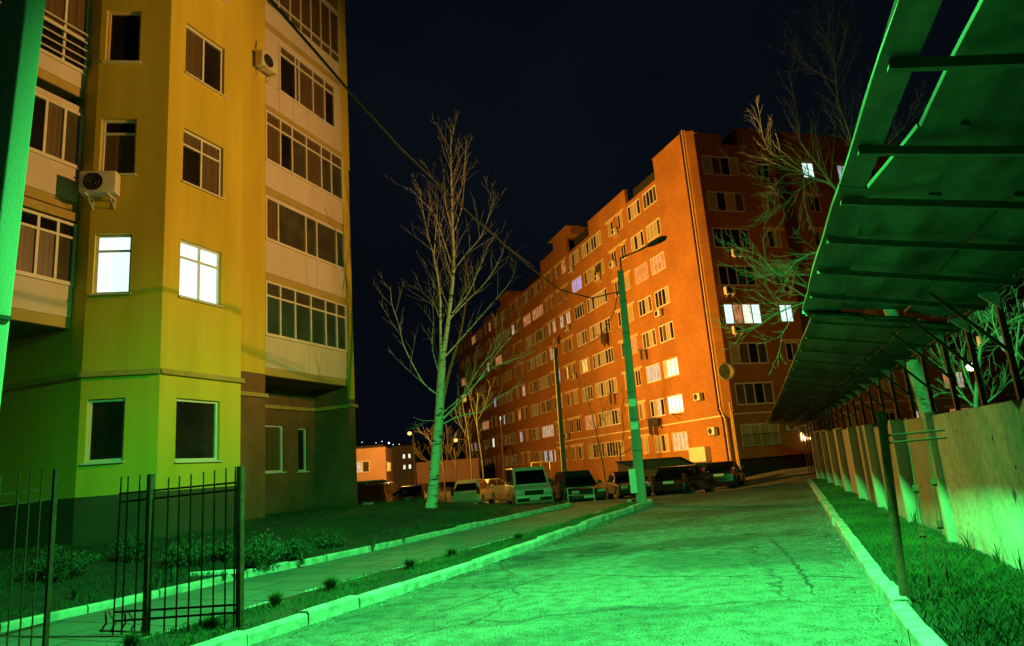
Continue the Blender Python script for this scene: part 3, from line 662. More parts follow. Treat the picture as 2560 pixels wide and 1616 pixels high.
wb.quad((14, 16, BZ), (14, ULEN, BZ), (14, ULEN, 24.5), (14, 16, 24.5)); wb.quad((0, ULEN, BZ), (14, ULEN, BZ), (14, ULEN, 24.5), (0, ULEN, 24.5)); wb.quad((9.3, .3, 26.9), (44, .3, 26.9), (44, 14, 26.9), (9.3, 14, 26.9)); wb.quad((44, .3, BZ), (44, 14, BZ), (44, 14, 26.9), (44, .3, 26.9))
wb.build('wall', ['brick'], bb)
# dark base of the end facade and its pale band
db = MB(); fbox(db, fe, .52, 7.68, BZ-.1, .988, .35, .45); fbox(db, fe, .52, 7.68, .99, .998, 0, .45); db.build('basement_wall', 'roof_dark', bb)
# dark set-back attic roofs
for y0, y1, zt in ((5.52, 10.98, 26.0), (19.42, 25.38, 26.2), (34.22, 42.98, 25.9), (53.62, 56.98, 25.3), (62, 70.5, 25.2)):
    rf = MB(); rf.box(.9, 5, y0, y1, 24.51, zt); rf.build('roof', 'roof_dark', bb)
for q in ((.7, 4.45, .62, 2.2, 24.6, 25.6), (8, 9.2, 2.3, 5, 24.6, 27.3)): rf = MB(); rf.box(*q); rf.build('roof', 'roof_dark', bb)
for y0, y1, z in ((.36, 5.5, 26.302), (11.0, 19.4, 25.902), (43, 53.6, 25.002)): cp = MB(); cp.box(-.06, .34, y0-.05, y1+.05, z, z+.06); cp.build('cornice', 'brick', bb)
for q in ((-.5, 1.2, 23.9, 29.6, 27.202, 27.32), (.5, 3.05, -.06, .32, 25.952, 26.02), (4.45, 7.75, -.06, 1, 26.652, 26.72), (9.25, 44, .24, .7, 26.902, 26.98), (-.5, .9, 46.9, 51.9, 26.002, 26.12)): cp = MB(); cp.box(*q); cp.build('cornice', 'brick', bb)
# string course, sills under rows
sc = MB(); fbox(sc, fl, .36, 34, 4.06, 4.17, -.05, -.002); fbox(sc, fe, .5, 7.7, 4.10, 4.21, -.05, -.002); fbox(sc, fe2, 9.3, 43, 4.40, 4.51, -.05, -.002); sc.build('string_course', 'lintel_white', bb)
# drain pipes on the corner
for ya, mt_ in ((.9, 'rust_brown'), (.62, 'frame_old')):
    dp = MB(); dp.tube([(-.09, ya, 26.5), (-.09, ya, 4.6), (-.09, ya-.35, 3.9), (-.09, ya-.35, .5)], .055, 8); dp.build('drain_pipe', mt_, bb)
dp = MB(); dp.tube([(.25, -.06, 5.0), (.25, -.06, .4)], .05, 8); dp.tube([(.42, -.0, 4.3), (.42, -.0, .4)], .05, 8); dp.build('gas_pipe', 'yellow_paint', bb)
# windows
dark = ['glass_dark', 'glass_dark', 'glass_grey', 'curtain_brown', 'curtain_pale', 'blind_white', 'curtain_pale']
def pick(e, long):
    n = e[4]; a, f = e[0], e[6]
    base = [R2.choice(dark) for _ in range(n)]
    if long:
        key = (round(a, 1), f)
        S = {(8.5, 7): ['glass_dark', 'blind_white', 'blind_white', 'glass_dark'], (5.6, 7): ['glass_grey', 'glass_dark', 'glass_dark', 'glass_grey'], (5.6, 6): ['glass_grey', 'curtain_pale', 'curtain_pale', 'curtain_pale'],
             (5.6, 2): ['lit_soft', 'lit_soft', 'lit_soft', 'lit_warm'], (8.5, 2): ['lit_cool', 'lit_pale', 'lit_cool', 'lit_pale'], (5.6, 1): 'lit_white', (8.5, 1): ['glass_dark', 'lit_pale', 'curtain_pale', 'glass_dark'],
             (16.75, 3): ['curtain_pale', 'lit_pale', 'curtain_pale', 'lit_pale', 'lit_warm', 'lit_cool', 'lit_cool', 'lit_cool'], (22.4, 3): ['curtain_pale', 'lit_warm', 'lit_warm', 'blind_white'],
             (16.75, 5): ['lit_soft', 'curtain_pale', 'curtain_pale', 'lit_pale', 'curtain_pale', 'curtain_pale', 'curtain_pale', 'blind_white'],
             (16.75, 7): ['lit_cool', 'lit_cool', 'lit_cool', 'glass_green', 'glass_green', 'glass_green', 'glass_grey', 'lit_cool'], (22.4, 6): 'lit_violet', (16.75, 6): 'lit_dim',
             (11.95, 3): 'lit_soft', (13.9, 3): ['lit_soft', 'glass_grey'], (11.95, 2): 'lit_pale', (11.95, 1): 'lit_pale', (26.3, 5): 'lit_pale', (28.4, 5): 'lit_pale', (30.9, 5): 'lit_pale', (32.7, 5): ['lit_pale', 'blind_white'],
             (28.4, 3): ['lit_warm', 'glass_grey'], (16.75, 2): ['lit_dim']*3+['glass_grey']*2+['lit_dim']*3, (16.75, 1): 'lit_dim', (16.75, 0): 'lit_dim', (22.4, 1): 'lit_dim', (34.5, 1): 'lit_pale', (43.7, 3): 'lit_pale', (46.3, 1): ['lit_cool', 'lit_pale'],
             (53.2, 2): ['glass_dark', 'lit_cool', 'glass_grey', 'glass_grey', 'lit_soft'], (60.2, 1): 'lit_soft', (62.6, 2): 'lit_dim', (67.4, 7): 'lit_dim', (57.8, 7): 'lit_dim', (34.5, 0): ['lit_pale', 'glass_grey', 'lit_pale', 'lit_cool', 'glass_grey', 'lit_cool', 'lit_cool'], (39.2, 6): 'lit_dim', (76.4, 5): 'lit_dim'}
        v = S.get(key)
    else:
        S = {(.92, 7): ['curtain_pale', 'curtain_brown', 'glass_dark', 'curtain_pale'], (.92, 6): ['curtain_pale', 'glass_dark', 'blind_white', 'curtain_brown'], (.92, 3): ['lit_white', 'lit_dim', 'lit_soft', 'lit_white'], (5.85, 3): 'lit_white',
             (.92, 2): ['blind_white', 'curtain_brown', 'glass_dark', 'glass_grey'], (.92, 1): ['curtain_brown', 'glass_grey', 'glass_dark', 'curtain_brown'], (.92, 0): ['blind_white', 'curtain_pale', 'curtain_pale', 'blind_white'], (5.85, 6): ['blind_white', 'curtain_brown'],
             (10.6, 7): 'lit_white', (14.2, 7): 'lit_cool', (.92, 5): 'glass_dark', (.92, 4): ['glass_dark', 'glass_dark', 'glass_green', 'glass_dark'], (25.0, 2): ['glass_grey', 'lit_warm'], (28.2, 2): 'lit_cool', (28.2, 0): ['lit_dim', 'glass_dark'], (36.5, 1): 'lit_dim', (21.0, 1): ['lit_dim', 'glass_grey', 'lit_pale', 'glass_grey'], (21.0, 0): 'lit_dim', (17.2, 0): 'lit_pale', (32.0, 3): ['lit_pale', 'glass_dark', 'glass_dark', 'glass_dark']}
        v = S.get((round(a, 2), f))
    if v is None and long and R2.random() < .15: v = R2.choice(['lit_dim', 'lit_dim', 'lit_pale', 'lit_cool', 'lit_warm'])
    if v is None: return base
    return [v]*n if isinstance(v, str) else (list(v)*n)[:n]
allw = []
for e in longw: allw.append((( e[1]-e[0])/(50+e[0])**1.5*1.5, e, fl, True))
for e in endw: allw.append((((e[1]-e[0])/(50+.3*e[0])**1.3*.5*(1 if e[0] < 18 else .5)), e, fe2 if e[0] > 9 else fe, False))
allw.sort(key=lambda q: -q[0])
rest_f, rest_p, rest_m = MB(), MB(), []
def pmi(nm):
    if nm not in rest_m: rest_m.append(nm)
    return rest_m.index(nm)
for i, (_, e, fnn, lg) in enumerate(allw):
    pa = pick(e, lg); fm = R2.choice(['frame_white', 'frame_white', 'frame_old']) if lg else 'frame_white'
    f2 = fnn
    if i < 98: fo = window(bb, fnn, e[0], e[1], e[2], e[3], .04, e[4], None, .10, pa, fm, 'window')
    else: window(bb, fnn, e[0], e[1], e[2], e[3], .04, e[4], None, .10, pa, fm, 'window', mbs=(rest_f, rest_p, None, None, 0, pmi))
    if e[7]:
        if i < 98: lm = MB(); fbox(lm, f2, e[0]-.42, e[1]+.42, e[3]+.02, e[3]+.22, -.045, -.002); lm.build('lintel', 'lintel_white', fo)
        else: fbox(rest_f, f2, e[0]-.42, e[1]+.42, e[3]+.02, e[3]+.22, -.045, -.002)
n0 = len(rest_f.v)
# the remaining far windows as one part
mats_ = ['frame_old']+rest_m
rest_f.v += rest_p.v; rest_f.f += [tuple(q+n0 for q in f) for f in rest_p.f]; rest_f.m += [q+1 for q in rest_p.m]
tag(rest_f.build('window', mats_, bb), kind='stuff')
# window grille on the ground floor of the end facade
gb = MB()
for i in range(20): gb.bar((1.0+i*.165, -.06, tops[0]-1.6), (1.0+i*.165, -.06, tops[0]-.7), .02)
for z in (tops[0]-1.6, tops[0]-.75): gb.bar((.95, -.06, z), (4.2, -.06, z), .03)
gb.build('window_grille', 'metal_dark', bb)
def bp_(x, y, z): return bb_m @ Vector((x, y, z))
acs = [(('e', 2.6), tops[5]-1.62-.75, 'under the dark wide window, sixth row up on the end facade'), (('e', 1.5), tops[4]-1.62-.72, 'under the dark wide window, fifth row up on the end facade'),
       (('e', 1.7), tops[3]-1.62-.74, 'under the brightly lit wide window of the end facade'), (('e', 5.0), 2.75, 'between the grilled window and the flame lit window of the end facade'),
       (('e', 6.9), tops[7]-1.5-.75, 'under the topmost small window of the end facade'), (('e', 6.6), tops[4]-1.5-.75, 'under a small dark window behind bare branches'),
       (('l', 3.0), 5.5, 'on the bare orange corner wall below the satellite dish'), (('l', 1.7), 2.85, 'low on the orange corner wall beside the drain pipes'),
       (('l', 7.2), tops[4]-1.48-.8, 'hanging under the fifth row window right of the tall pole'), (('l', 13.3), tops[7]-1.48-.3, 'under the top row small windows'),
       (('l', 14.4), tops[6]-1.48-.2, 'beside the small window behind the street lamp head'), (('l', 27.0), tops[5]-1.48-.7, 'under small windows, sixth row of the long facade'),
       (('l', 26.4), tops[3]-1.48-.3, 'under the yellow lit loggia row of the long facade'), (('l', 24.4), tops[7]-1.48-.6, 'under the top loggia of the long facade'), (('l', 18.0), tops[6]-1.48-.5, 'under the top but one loggia with pink light'), (('l', 30.0), tops[1]-1.48-.5, 'low on the long facade left of the second pole')]
ac_e = copy_tree(ac1, None); ac_names = []
first = True
for (side, a), z, lab in acs:
    loc = bp_(a, 0, z) if side == 'e' else bp_(0, a, z); rz = rzb if side == 'e' else rzb-pi/2
    lab = 'air conditioner '+lab
    if first: ac_e.location = loc; ac_e.rotation_euler = (0, 0, rz); ac_e['label'] = lab; first = False
    else: copy_tree(ac1, None, loc, rz, lab)
# satellite dishes
def dish(loc, rz, label, r=.5):
    t = thing('satellite_dish', loc, rz, label, 'satellite dish', 'satellite dishes on the brick building'); mb = MB(); n = 20
    rings = []
    for k in range(5):
        rr = r*k/4; i0 = len(mb.v)
        for q in range(n): mb.v.append((rr*cos(2*pi*q/n), -.5-(.12*(rr/r)**2)-.25*0-.05, .1+rr*1.05*sin(2*pi*q/n)))
        if k:
            for q in range(n): mb.f.append((i0+q, i0+(q+1) % n, i0-n+(q+1) % n, i0-n+q)); mb.m.append(0)
    d = mb.build('reflector', 'dish', t, smooth=True); md = d.modifiers.new('s', 'SOLIDIFY'); md.thickness = .015
    a = MB(); a.tube([(0, 0, -.1), (0, -.5, .0), (0, -.56, .1)], .025, 6); a.tube([(0, -.62, -.38), (0, -1.0, -.05)], .015, 5); a.box(-.05, .05, -1.06, -.98, -.1, .02); a.build('arm', 'metal_dark', t)
    return t
dish(bp_(-.1, -.35, 7.0), rzb-radians(15), 'large round satellite dish on the corner of the orange brick wall', .62)
dish(bp_(0, 30.2, 15.3), rzb-pi/2, 'satellite dish beside pale lit small windows on the long facade', .45)
dish(bp_(0, 17.9, 20.2), rzb-pi/2, 'satellite dish on the pink lit loggia near the roof', .45)
# laundry on lines under windows
def laundry(a, z, items, label, out=.9):
    t = thing('laundry_line', bp_(0, a, z), rzb-pi/2, label, 'laundry', 'laundry lines on the long facade'); r = MB()
    L = sum(i[0] for i in items)+.2
    for x in (-L/2, L/2): r.bar((x, 0, 0), (x, -out, .12), .03); r.bar((x, 0, -.45), (x, -out*.8, .1), .02)
    for y in (-.4, -.85): r.tube([(-L/2, y, .06), (L/2, y, .06)], .006, 4)
    r.build('rack', 'metal_dark', t); x = -L/2+.1
    for wd, h, m_ in items:
        c = MB(); n = 6
        for k in range(n):
            x0 = x+wd*k/n; x1 = x+wd*(k+1)/n; y0 = -.6+.03*sin(k*2.2); y1 = -.6+.03*sin((k+1)*2.2); hb = h*(1+.06*sin(k*3)); c.quad((x0, y0, .06-hb), (x1, y1, .06-hb), (x1, y1, .06), (x0, y0, .06))
        o = c.build('garment', m_, t); s = o.modifiers.new('s', 'SOLIDIFY'); s.thickness = .02; x += wd+.04
    return t
laundry(9.9, tops[1]-1.48-.15, [(.32, 1.25, 'cloth_dark'), (.3, 1.4, 'cloth_dark'), (.42, .7, 'cloth_dark'), (.25, .85, 'cloth_dark')], 'dark laundry under the window left of the bright white one')
laundry(10.3, tops[3]-1.48-.1, [(.4, .9, 'cloth_dark')], 'single dark garment hanging from a fourth row window')
laundry(17.8, tops[4]-1.48-.1, [(.4, 1.2, 'cloth_ochre'), (.4, 1.0, 'cloth_dark'), (.45, 1.3, 'cloth_dark')], 'ochre and dark laundry under the fifth row loggia')
laundry(17.2, tops[2]-1.48-.1, [(.45, 1.0, 'cloth_dark')], 'dark garment under the third row loggia')
laundry(6.2, tops[1]-1.48-.15, [(.05, .1, 'cloth_dark')], 'empty drying rack under the bright white window')
# flame like lamp in the small ground window
t = thing('window_lamp', bp_(6.2, .05, 2.05), rzb, 'small flame coloured light glowing in the ground floor window', 'lamp'); fm_ = MB(); fm_.sphere((0, -.03, .05), .22, 6, 0, .75); fm_.sphere((-.1, -.03, .3), .10, 5, 0, 2.0); fm_.sphere((.5, -.03, .02), .08, 5); fm_.build('flame', 'lit_flame', t, smooth=True)
# cabinet on the brick wall (leaf shadows fall on it)
cb = MB(); cb.box(-.5, -.002, 2.7, 4.9, 1.0, 2.08); o = cb.build('wall_cabinet', 'ac_white', None, bevel=.02); o.matrix_world = bb_m
tag(o, 'pale wide cabinet fixed low on the orange brick wall above the black car', 'cabinet')

# ------------------------------------------------------------------ concrete wall on the right
wallroot = thing('concrete_wall', W(8, 2.6), -SY, 'rough precast concrete panel wall with dark joints along the right verge', 'wall')
# local: x across (to right), y along street
wl_edges = [-6, -2.5, 1.0, 4.2, 7.9, 11.35, 14.0, 17.0, 19.7, 22.4, 24.8, 27.0, 29.2, 31.3]
WT = [1.90, 1.9, 1.9, 1.88, 1.88, 1.90, 1.86, 1.94, 1.90, 1.96, 1.92, 1.98, 2.0]
for i, (a, b) in enumerate(zip(wl_edges, wl_edges[1:])):
    p = MB(); off_ = -.09 if b <= 11.4 else (.02 if i % 2 else 0)
    zt = WT[i]; c = .10
    poly = [(a+.01, -.1), (b-.01, -.1), (b-.01, zt-c), (b-.01-c*1.5, zt), (a+.01+c*1.5, zt), (a+.01, zt-c)]
    p.extrude(poly, lambda y, z, w: (w, y-8, z+H(*W(y, 2.6).xy)), off_, off_+.14)
    p.build('panel', 'wall_pale' if b <= 11.4 else 'wall_concrete', wallroot, fixn=True, bevel=.012)
for y in wl_edges[5:]:
    p = MB(); z0 = H(*W(y, 2.6).xy); p.box(-.17, .03, y-8-.09, y-8+.09, z0-.1, z0+1.93); p.build('wall_post', 'concrete_pole', wallroot, bevel=.015)

# ------------------------------------------------------------------ metal canopy over the wall
cn = thing('canopy', W(10, 2.9, 0), -SY, 'sheet metal canopy on leaning posts overhanging the concrete wall', 'canopy')
def cz(l, s): # canopy height
    z0 = interp([(-4, 3.78), (8, 3.66), (10.6, 3.52)], s) if s < 10.6 else interp([(10.6, 3.52), (25, 3.28), (44, 3.15)], s)
    return z0-.235*(l-1.0)*(.9 if s > 10.6 else 1)
def CP(s, l, dz=0): return (l-2.9, s-10, cz(l, s)+dz)
R3 = random.Random(3)
def sheet(s0, s1, lf0, lf1, rg0, rg1, n=6, thick=.03, dz=.0, wav=.012):
    if rg0 == 2.95 and rg0-lf0 > .8:
        cuts = [0, .34, .68, 1]
        for q in range(3): 
            a0 = lf0+(rg0-lf0)*cuts[q]-(.04 if q else 0); a1 = lf1+(rg1-lf1)*cuts[q]-(.04 if q else 0); b0 = lf0+(rg0-lf0)*cuts[q+1]; b1 = lf1+(rg1-lf1)*cuts[q+1]
            sheet(s0, s1, a0, a1, b0-.0001, b1-.0001, n, .012, dz+.018*(q % 2)+R3.uniform(0, .006), .006)
        return
    mb = MB(); nl = 10; vs = []
    for k, dzz in enumerate((0, thick)):
        for i in range(n+1):
            s = s0+(s1-s0)*i/n; a = lf0+(lf1-lf0)*i/n; b = rg0+(rg1-rg0)*i/n; a += R3.uniform(-.005, .005)
            for j in range(nl+1):
                l = a+(b-a)*j/nl; mb.v.append(CP(s, l, dz+dzz+wav*sin(l*9)+.01*sin(s*3+l)))
    m_ = (n+1)*(nl+1)
    for i in range(n):
        for j in range(nl):
            q = i*(nl+1)+j; mb.f.append((q, q+nl+1, q+nl+2, q+1)); mb.f.append((m_+q, m_+q+1, m_+q+nl+2, m_+q+nl+1)); mb.m += [0, 0]
    for i in range(n):
        for j in (0, nl):
            q = i*(nl+1)+j; mb.f.append((q, q+nl+1, m_+q+nl+1, m_+q)); mb.m.append(0)
    for j in range(nl):
        for i in (0, n):
            q = i*(nl+1)+j; mb.f.append((q, q+1, m_+q+1, m_+q)); mb.m.append(0)
    return mb.build('sheet', 'canopy_sheet', cn, fixn=True, smooth=False)
ES = [-3.2, -1.0, 1.2, 2.8, 4.0, 5.15, 6.2, 7.35, 8.5, 9.6, 10.6]
# outer strip next to the edge; a gap of sky; then inner sheets, the gap closing with distance
sheet(-3.2, 5.95, .97, 1.0, 1.15, 1.185, 14)
sheet(-3.2, 1.46, 1.38, 1.36, 1.66, 1.66, 6, dz=.02)
sheet(1.40, 4.95, 1.345, 1.375, 1.56, 1.60, 8, dz=.03)
sheet(-3.2, 1.98, 1.62, 1.62, 2.95, 2.95, 6, dz=.055); sheet(1.92, 3.92, 1.585, 1.60, 2.95, 2.95, 4, dz=.065)
sheet(3.87, 5.25, 1.56, 1.56, 2.95, 2.95, 3, dz=.068); sheet(4.93, 6.35, 1.36, 1.19, 1.66, 1.70, 4, dz=.035); sheet(5.2, 6.4, 1.62, 1.62, 2.95, 2.95, 3, dz=.072)
sheet(5.98, 10.62, 1.0, 1.0, 1.21, 1.50, 9); 
ls = 6.3
for a, b in ((6.3, 8.45), (8.5, 10.6)):
    e = 1.10+(a-6)*.06
    for q_, (l0, l1) in enumerate(((e, 1.80), (1.75, 2.35), (2.30, 2.96))): sheet(a-.03, b+.03, l0, l0+(.13 if l0 == e else 0), l1, l1, 4, dz=(.05, .09, .05)[q_])
s_ = 10.50
while s_ < 43:
    L_ = min(2.2, 43-s_); base_l = 1.10+.0*(s_-10)
    for q_, (l0, l1) in enumerate(((base_l, 1.77), (1.72, 2.40), (2.35, 2.98))): sheet(s_-.04, s_+L_+.04, l0, l0, l1, l1, 3, dz=(-.09, -.052, -.09)[q_]+(.0 if int(s_) % 2 else .003))
    s_ += L_
# purlins across, edge rails, posts and braces
for s in ES+[10.75+1.35*i for i in range(0, 24)]:
    p = MB(); dz = -.045 if s < 10.7 else -.135; l0 = 1.03 if s < 10.7 else 1.12
    a = Vector(CP(s, l0, dz)); b = Vector(CP(s, 2.95, dz)); p.bar(a, b, .045 if s < 10.7 else .03, .06 if s < 10.7 else .035); p.build('purlin', 'purlin_steel', cn)
PS = [8.9, 10.15, 11.35, 12.7, 14.1, 15.5, 16.9, 18.3, 19.7, 21.1, 22.5, 23.9, 25.3, 26.7, 28.1, 29.5, 31, 32.5, 34, 36, 38, 40, 42]
for s in [-1, 1.6, 4.2, 6.6]+PS:
    p = MB(); z0 = H(*W(s, 2.9).xy); p.bar((-.0, s-10, z0), CP(s+.05, 2.88, -.06), .06, .06, up=(0, 1, 0)); o = p.build('post', 'metal_dark', cn)
    q = MB(); q.bar((.0, s-10, z0+cz(2.9, s)-.75), CP(s+.1, 2.25, -.08), .035, .035)
    if s > 7: q.build('brace', 'metal_dark', cn)
    g2 = MB(); c_ = Vector(CP(s, 2.86, -.10)); g2.hexa([c_+Vector(v) for v in ((-.16, -.01, .03), (.02, -.01, -.14), (.02, .01, -.14), (-.16, .01, .03), (-.16, -.01, .06), (.04, -.01, .06), (.04, .01, .06), (-.16, .01, .06))]); 
    if s > 8.8: g2.build('gusset', 'gusset_pale', cn)
for l in (2.9,):
    p = MB()
    for a, b in ((-3.2, 10.6), (10.7, 42.9)):
        for i in range(8):
            s0 = a+(b-a)*i/8; s1 = a+(b-a)*(i+1)/8
            p.bar(CP(s0, l if s0 < 10.65 else max(l, 1.15), -.03-.06*(s0 > 10.65)), CP(s1, l if s0 < 10.65 else max(l, 1.15), -.03-.06*(s0 > 10.65)), .04)
    p.build('edge_rail', 'metal_dark', cn)
# pale lit end of the near canopy section
p = MB(); p.bar(CP(10.64, 1.0, .0), CP(10.64, 1.75, .0), .02, .07); p.build('end_flashing', 'galv', cn)

# ------------------------------------------------------------------ utility poles and lamps
def taper_pole(name, base, top, w0, w1, rz, mat_, label, cat='utility pole', group='concrete utility poles'):
    t = thing(name, base, rz, label, cat, group); mb = MB(); h = top[2]-base[2]; dx = Vector(top)-Vector(base); dx = Matrix.Rotation(-rz, 3, 'Z') @ dx
    def sec(c, w): return [Vector((c.x+sx*w/2, c.y+sy*w/2*.9, c.z)) for sx, sy in ((-1, -1), (1, -1), (1, 1), (-1, 1))]
    n = 5; S = [sec(dx*(i/n), w0+(w1-w0)*i/n) for i in range(n+1)]
    for i in range(n): mb.hexa(S[i]+S[i+1])
    o = mb.build('shaft', mat_, t, fixn=False); return t, mb
def pole_mesh(dx, w0, w1, asp=1):
    mb = MB(); h0 = w0*asp; a = [(-w0/2, -h0/2, 0), (w0/2, -h0/2, 0), (w0/2, h0/2, 0), (-w0/2, h0/2, 0)]; b = [(dx.x+x*w1/w0, dx.y+y*w1/w0, dx.z) for x, y, z in a]; mb.hexa(a+b); return mb
def pole(base, top, w0, w1, rz, label, asp=1, mt='pole_dark'):
    t = thing('utility_pole', base, rz, label, 'utility pole', 'concrete utility poles'); d = Matrix.Rotation(-rz, 3, 'Z') @ (Vector(top)-Vector(base)); pole_mesh(d, w0, w1, asp).build('shaft', mt, t, bevel=.02); return t
p1b = W(22.68, -3.52, .15); p1t = Vector((3.86, 22.63, 7.95))
P1 = pole(p1b, p1t, .34, .20, radians(-12), 'tall green lit concrete pole with a meter box and lamp arm at the kerb end')
L2 = lambda v, b, rz: Matrix.Rotation(-rz, 3, 'Z') @ (Vector(v)-Vector(b))
bx = MB(); c = L2(p1b+Vector((-.22, -.12, .75)), p1b, radians(-12)); bx.box(c.x-.11, c.x+.11, c.y-.12, c.y+.12, c.z-.38, c.z+.38); bx.build('meter_box', 'box_grey', P1, bevel=.015)
for z in (6.7, 5.6, 3.6, 2.7, 1.7):
    bd = MB(); k = z/7.8; w_ = (.34+(.20-.34)*k)/2+.006; c = L2(p1b.lerp(p1t, k), p1b, radians(-12)); bd.box(c.x-w_, c.x+w_, c.y-w_, c.y+w_, c.z-.012, c.z+.012); bd.build('metal_band', 'cable', P1)
# stickers
for z, m_ in ((3.25, 0), (2.5, 0)):
    sk = MB(); k = z/7.8; w_ = (.34+(.20-.34)*k)/2+.004; c = L2(p1b.lerp(p1t, k), p1b, radians(-12)); sk.box(c.x-w_+.02, c.x+w_-.03, c.y-w_, c.y-w_+.003, c.z-.12, c.z+.12); sk.build('notice', 'box_grey', P1)
ar = MB(); ar.tube([L2(v, p1b, radians(-12)) for v in (p1t+Vector((.02, 0, -.35)), p1t+Vector((.05, 0, .45)), (4.6, 22.5, 8.60), (5.0, 22.42, 8.76))], .032, 8); a_ = ar.build('lamp_arm', 'metal_dark', P1, smooth=True)
lh = MB(); A = Vector((4.85, 22.45, 8.70)); B = Vector((5.42, 22.33, 8.90)); dirv = (B-A).normalized(); sd = Vector((-dirv.y, dirv.x, 0)).normalized(); up = dirv.cross(sd)
if up.z < 0: up = -up
prof = [(0, .05, .05), (.15, .09, .08), (.4, .15, .10), (.62, .14, .09), (.72, .06, .04)]
secs = [[L2(A+dirv*t_+sd*(w_*cos(q*pi/5))+up*(h_*sin(q*pi/5)), p1b, radians(-12)) for q in range(10)] for t_, w_, h_ in prof]
i0 = 0
for s in secs: lh.v += [tuple(v) for v in s]
for j in range(len(secs)-1):
    for q in range(10): lh.f.append((j*10+q, j*10+(q+1) % 10, (j+1)*10+(q+1) % 10, (j+1)*10+q)); lh.m.append(0)
lh.f += [tuple(range(10)), tuple(range(49, 39, -1))]; lh.m += [0, 0]
lh.build('lamp_head', 'metal_dark', P1, smooth=True, fixn=True)
P0b = Vector((-3.84, 4.66, 0)); P0 = pole(P0b, Vector((-3.50, 4.62, 8.5)), .36, .30, radians(-21.7), 'nearest concrete pole, half cut off by the left edge of the picture', .47, 'concrete_pole')
sx = MB(); 
for z in (2.9,): w_ = .178; sx.box(-w_+.13, w_+.13, -w_*.55, w_*.55, z-.015, z+.015)
sx.build('metal_band', 'cable', P0)
P2b = Vector((2.45, 42.4, -.40)); P2 = pole(P2b, Vector((2.57, 42.4, 8.75)), .32, .22, 0, 'farther concrete pole rising behind the dark parked hatchback')
# cable across the sky
cab = MB(); pts = [Vector((-3.50, 4.64, 8.3)), at(640, -60, 7.4), at(675, 0, 8), at(780, 120, 9), at(870, 225, 10), at(1000, 370, 12.4), at(1200, 560, 16.3), at(1330, 672, 19), at(1400, 725, 21), at(1480, 746, 22.2), at(1545, 730, 22.8)]
cab.tube(pts, .021, 6, cap=True); cab.tube([at(1200, 553, 16.3), at(1262, 612, 17.6), at(1335, 668, 19.2)], .012, 5)
tag(cab.build('overhead_cable', 'cable', smooth=True), 'thick black cable sagging from the top left to the tall green pole', 'cable')
cab = MB(); cab.tube([at(1545, 732, 22.8), at(1535, 780, 26), at(1505, 840, 32), at(1440, 885, 42)], .02, 5)
tag(cab.build('overhead_cable', 'cable', smooth=True), 'thin cable drooping from the tall green pole towards the brick facade', 'cable')
def street_lamp(base, head, mat_p, glowm, r, label, pr=.06):
    t = thing('street_lamp', base, 0, label, 'street lamp', 'street lamps'); b = Vector(base); h = Vector(head)-b; mb = MB()
    mb.tube([(0, 0, 0), (0, 0, h.z-.1), (h.x*.5, h.y*.5, h.z+.1), (h.x, h.y, h.z+.05)], pr, 6); mb.build('post', mat_p, t, smooth=True)
    g_ = MB(); g_.sphere(h, r, 8, 0, .85); g_.build('lamp_globe', glowm, t, smooth=True); return t
h1 = at(1024, 1084, 98); street_lamp((h1.x+.5, h1.y, -.4), h1, 'bark_grey', 'lamp_sodium', .30, 'glowing orange street lamp, left of the two beyond the birch', .09)
h2 = at(1139, 1101, 86); street_lamp((h2.x+1.3, h2.y, -.4), h2, 'bark_red', 'lamp_sodium', .27, 'glowing orange street lamp right of the birch trunk', .09)
h3 = at(2428, 918, 24); street_lamp((h3.x+.25, h3.y, .1), h3, 'metal_dark', 'lamp_green', .13, 'greenish glowing lamp seen through the posts above the wall', .035)
for (px, py, d, ps) in ((1252, 1050, 62, (1260, 1205)),):
    a = at(px, py, d); mb = MB(); mb.tube([(a.x-.1, a.y, -.4), (a.x, a.y, a.z)], [.09, .06], 7); tag(mb.build('lamp_post', 'bark_red', smooth=True), 'thin reddish post standing behind the white van', 'post')

# ------------------------------------------------------------------ iron fences, right metal post
def fence(p0, p1, h, npost, nbar, label, rails, bartop=.0, postw=.066, sk=0, extend=0, tilt=0):
    root = thing('iron_fence', p0, atan2(p1[1]-p0[1], p1[0]-p0[0]), label, 'fence', 'iron railings by the left path'); L = (Vector(p1)-Vector(p0)).length; dz = (p1[2]-p0[2])
    for i in range(npost):
        x = L*i/(npost-1); mb = MB(); mb.box(x-postw/2, x+postw/2, -postw/2, postw/2, dz*i/(npost-1)-.05, h+dz*i/(npost-1)); mb.build('fence_post', 'rust_brown', root, bevel=.006)
    for z0, z1 in rails: r = MB(); r.bar((-extend, .02, z0-dz*0), (L, .02, z1), .022, .022); r.build('rail', 'rust_brown', root)
    for x, lean, t0, t1 in nbar:
        mb = MB(); mb.bar((x, 0, t0), (x+lean, 0, t1), .013); mb.build('bar', 'rust_brown', root)
    return root
FA = Vector((-4.47, 8.32, 0)); FB = Vector((-3.23, 7.93, 0)); LF = (FB-FA).length
bars = [(x, rnd.uniform(-.01, .01), .02, 1.80+.01*i) for i, x in enumerate([.26, .43, .60, .77, .94, 1.10, 1.22])]
bars += [(-.49, .03, .05, 1.86), (-.36, .01, .05, 1.86), (-.17, .0, .05, 1.86)]
fence(FA, FB, 1.86, 2, bars, 'rusty iron fence section with two square posts and bars above the path', [(1.56, 1.60), (1.66, 1.68), (.20, .28), (.30, .36)], extend=.5)
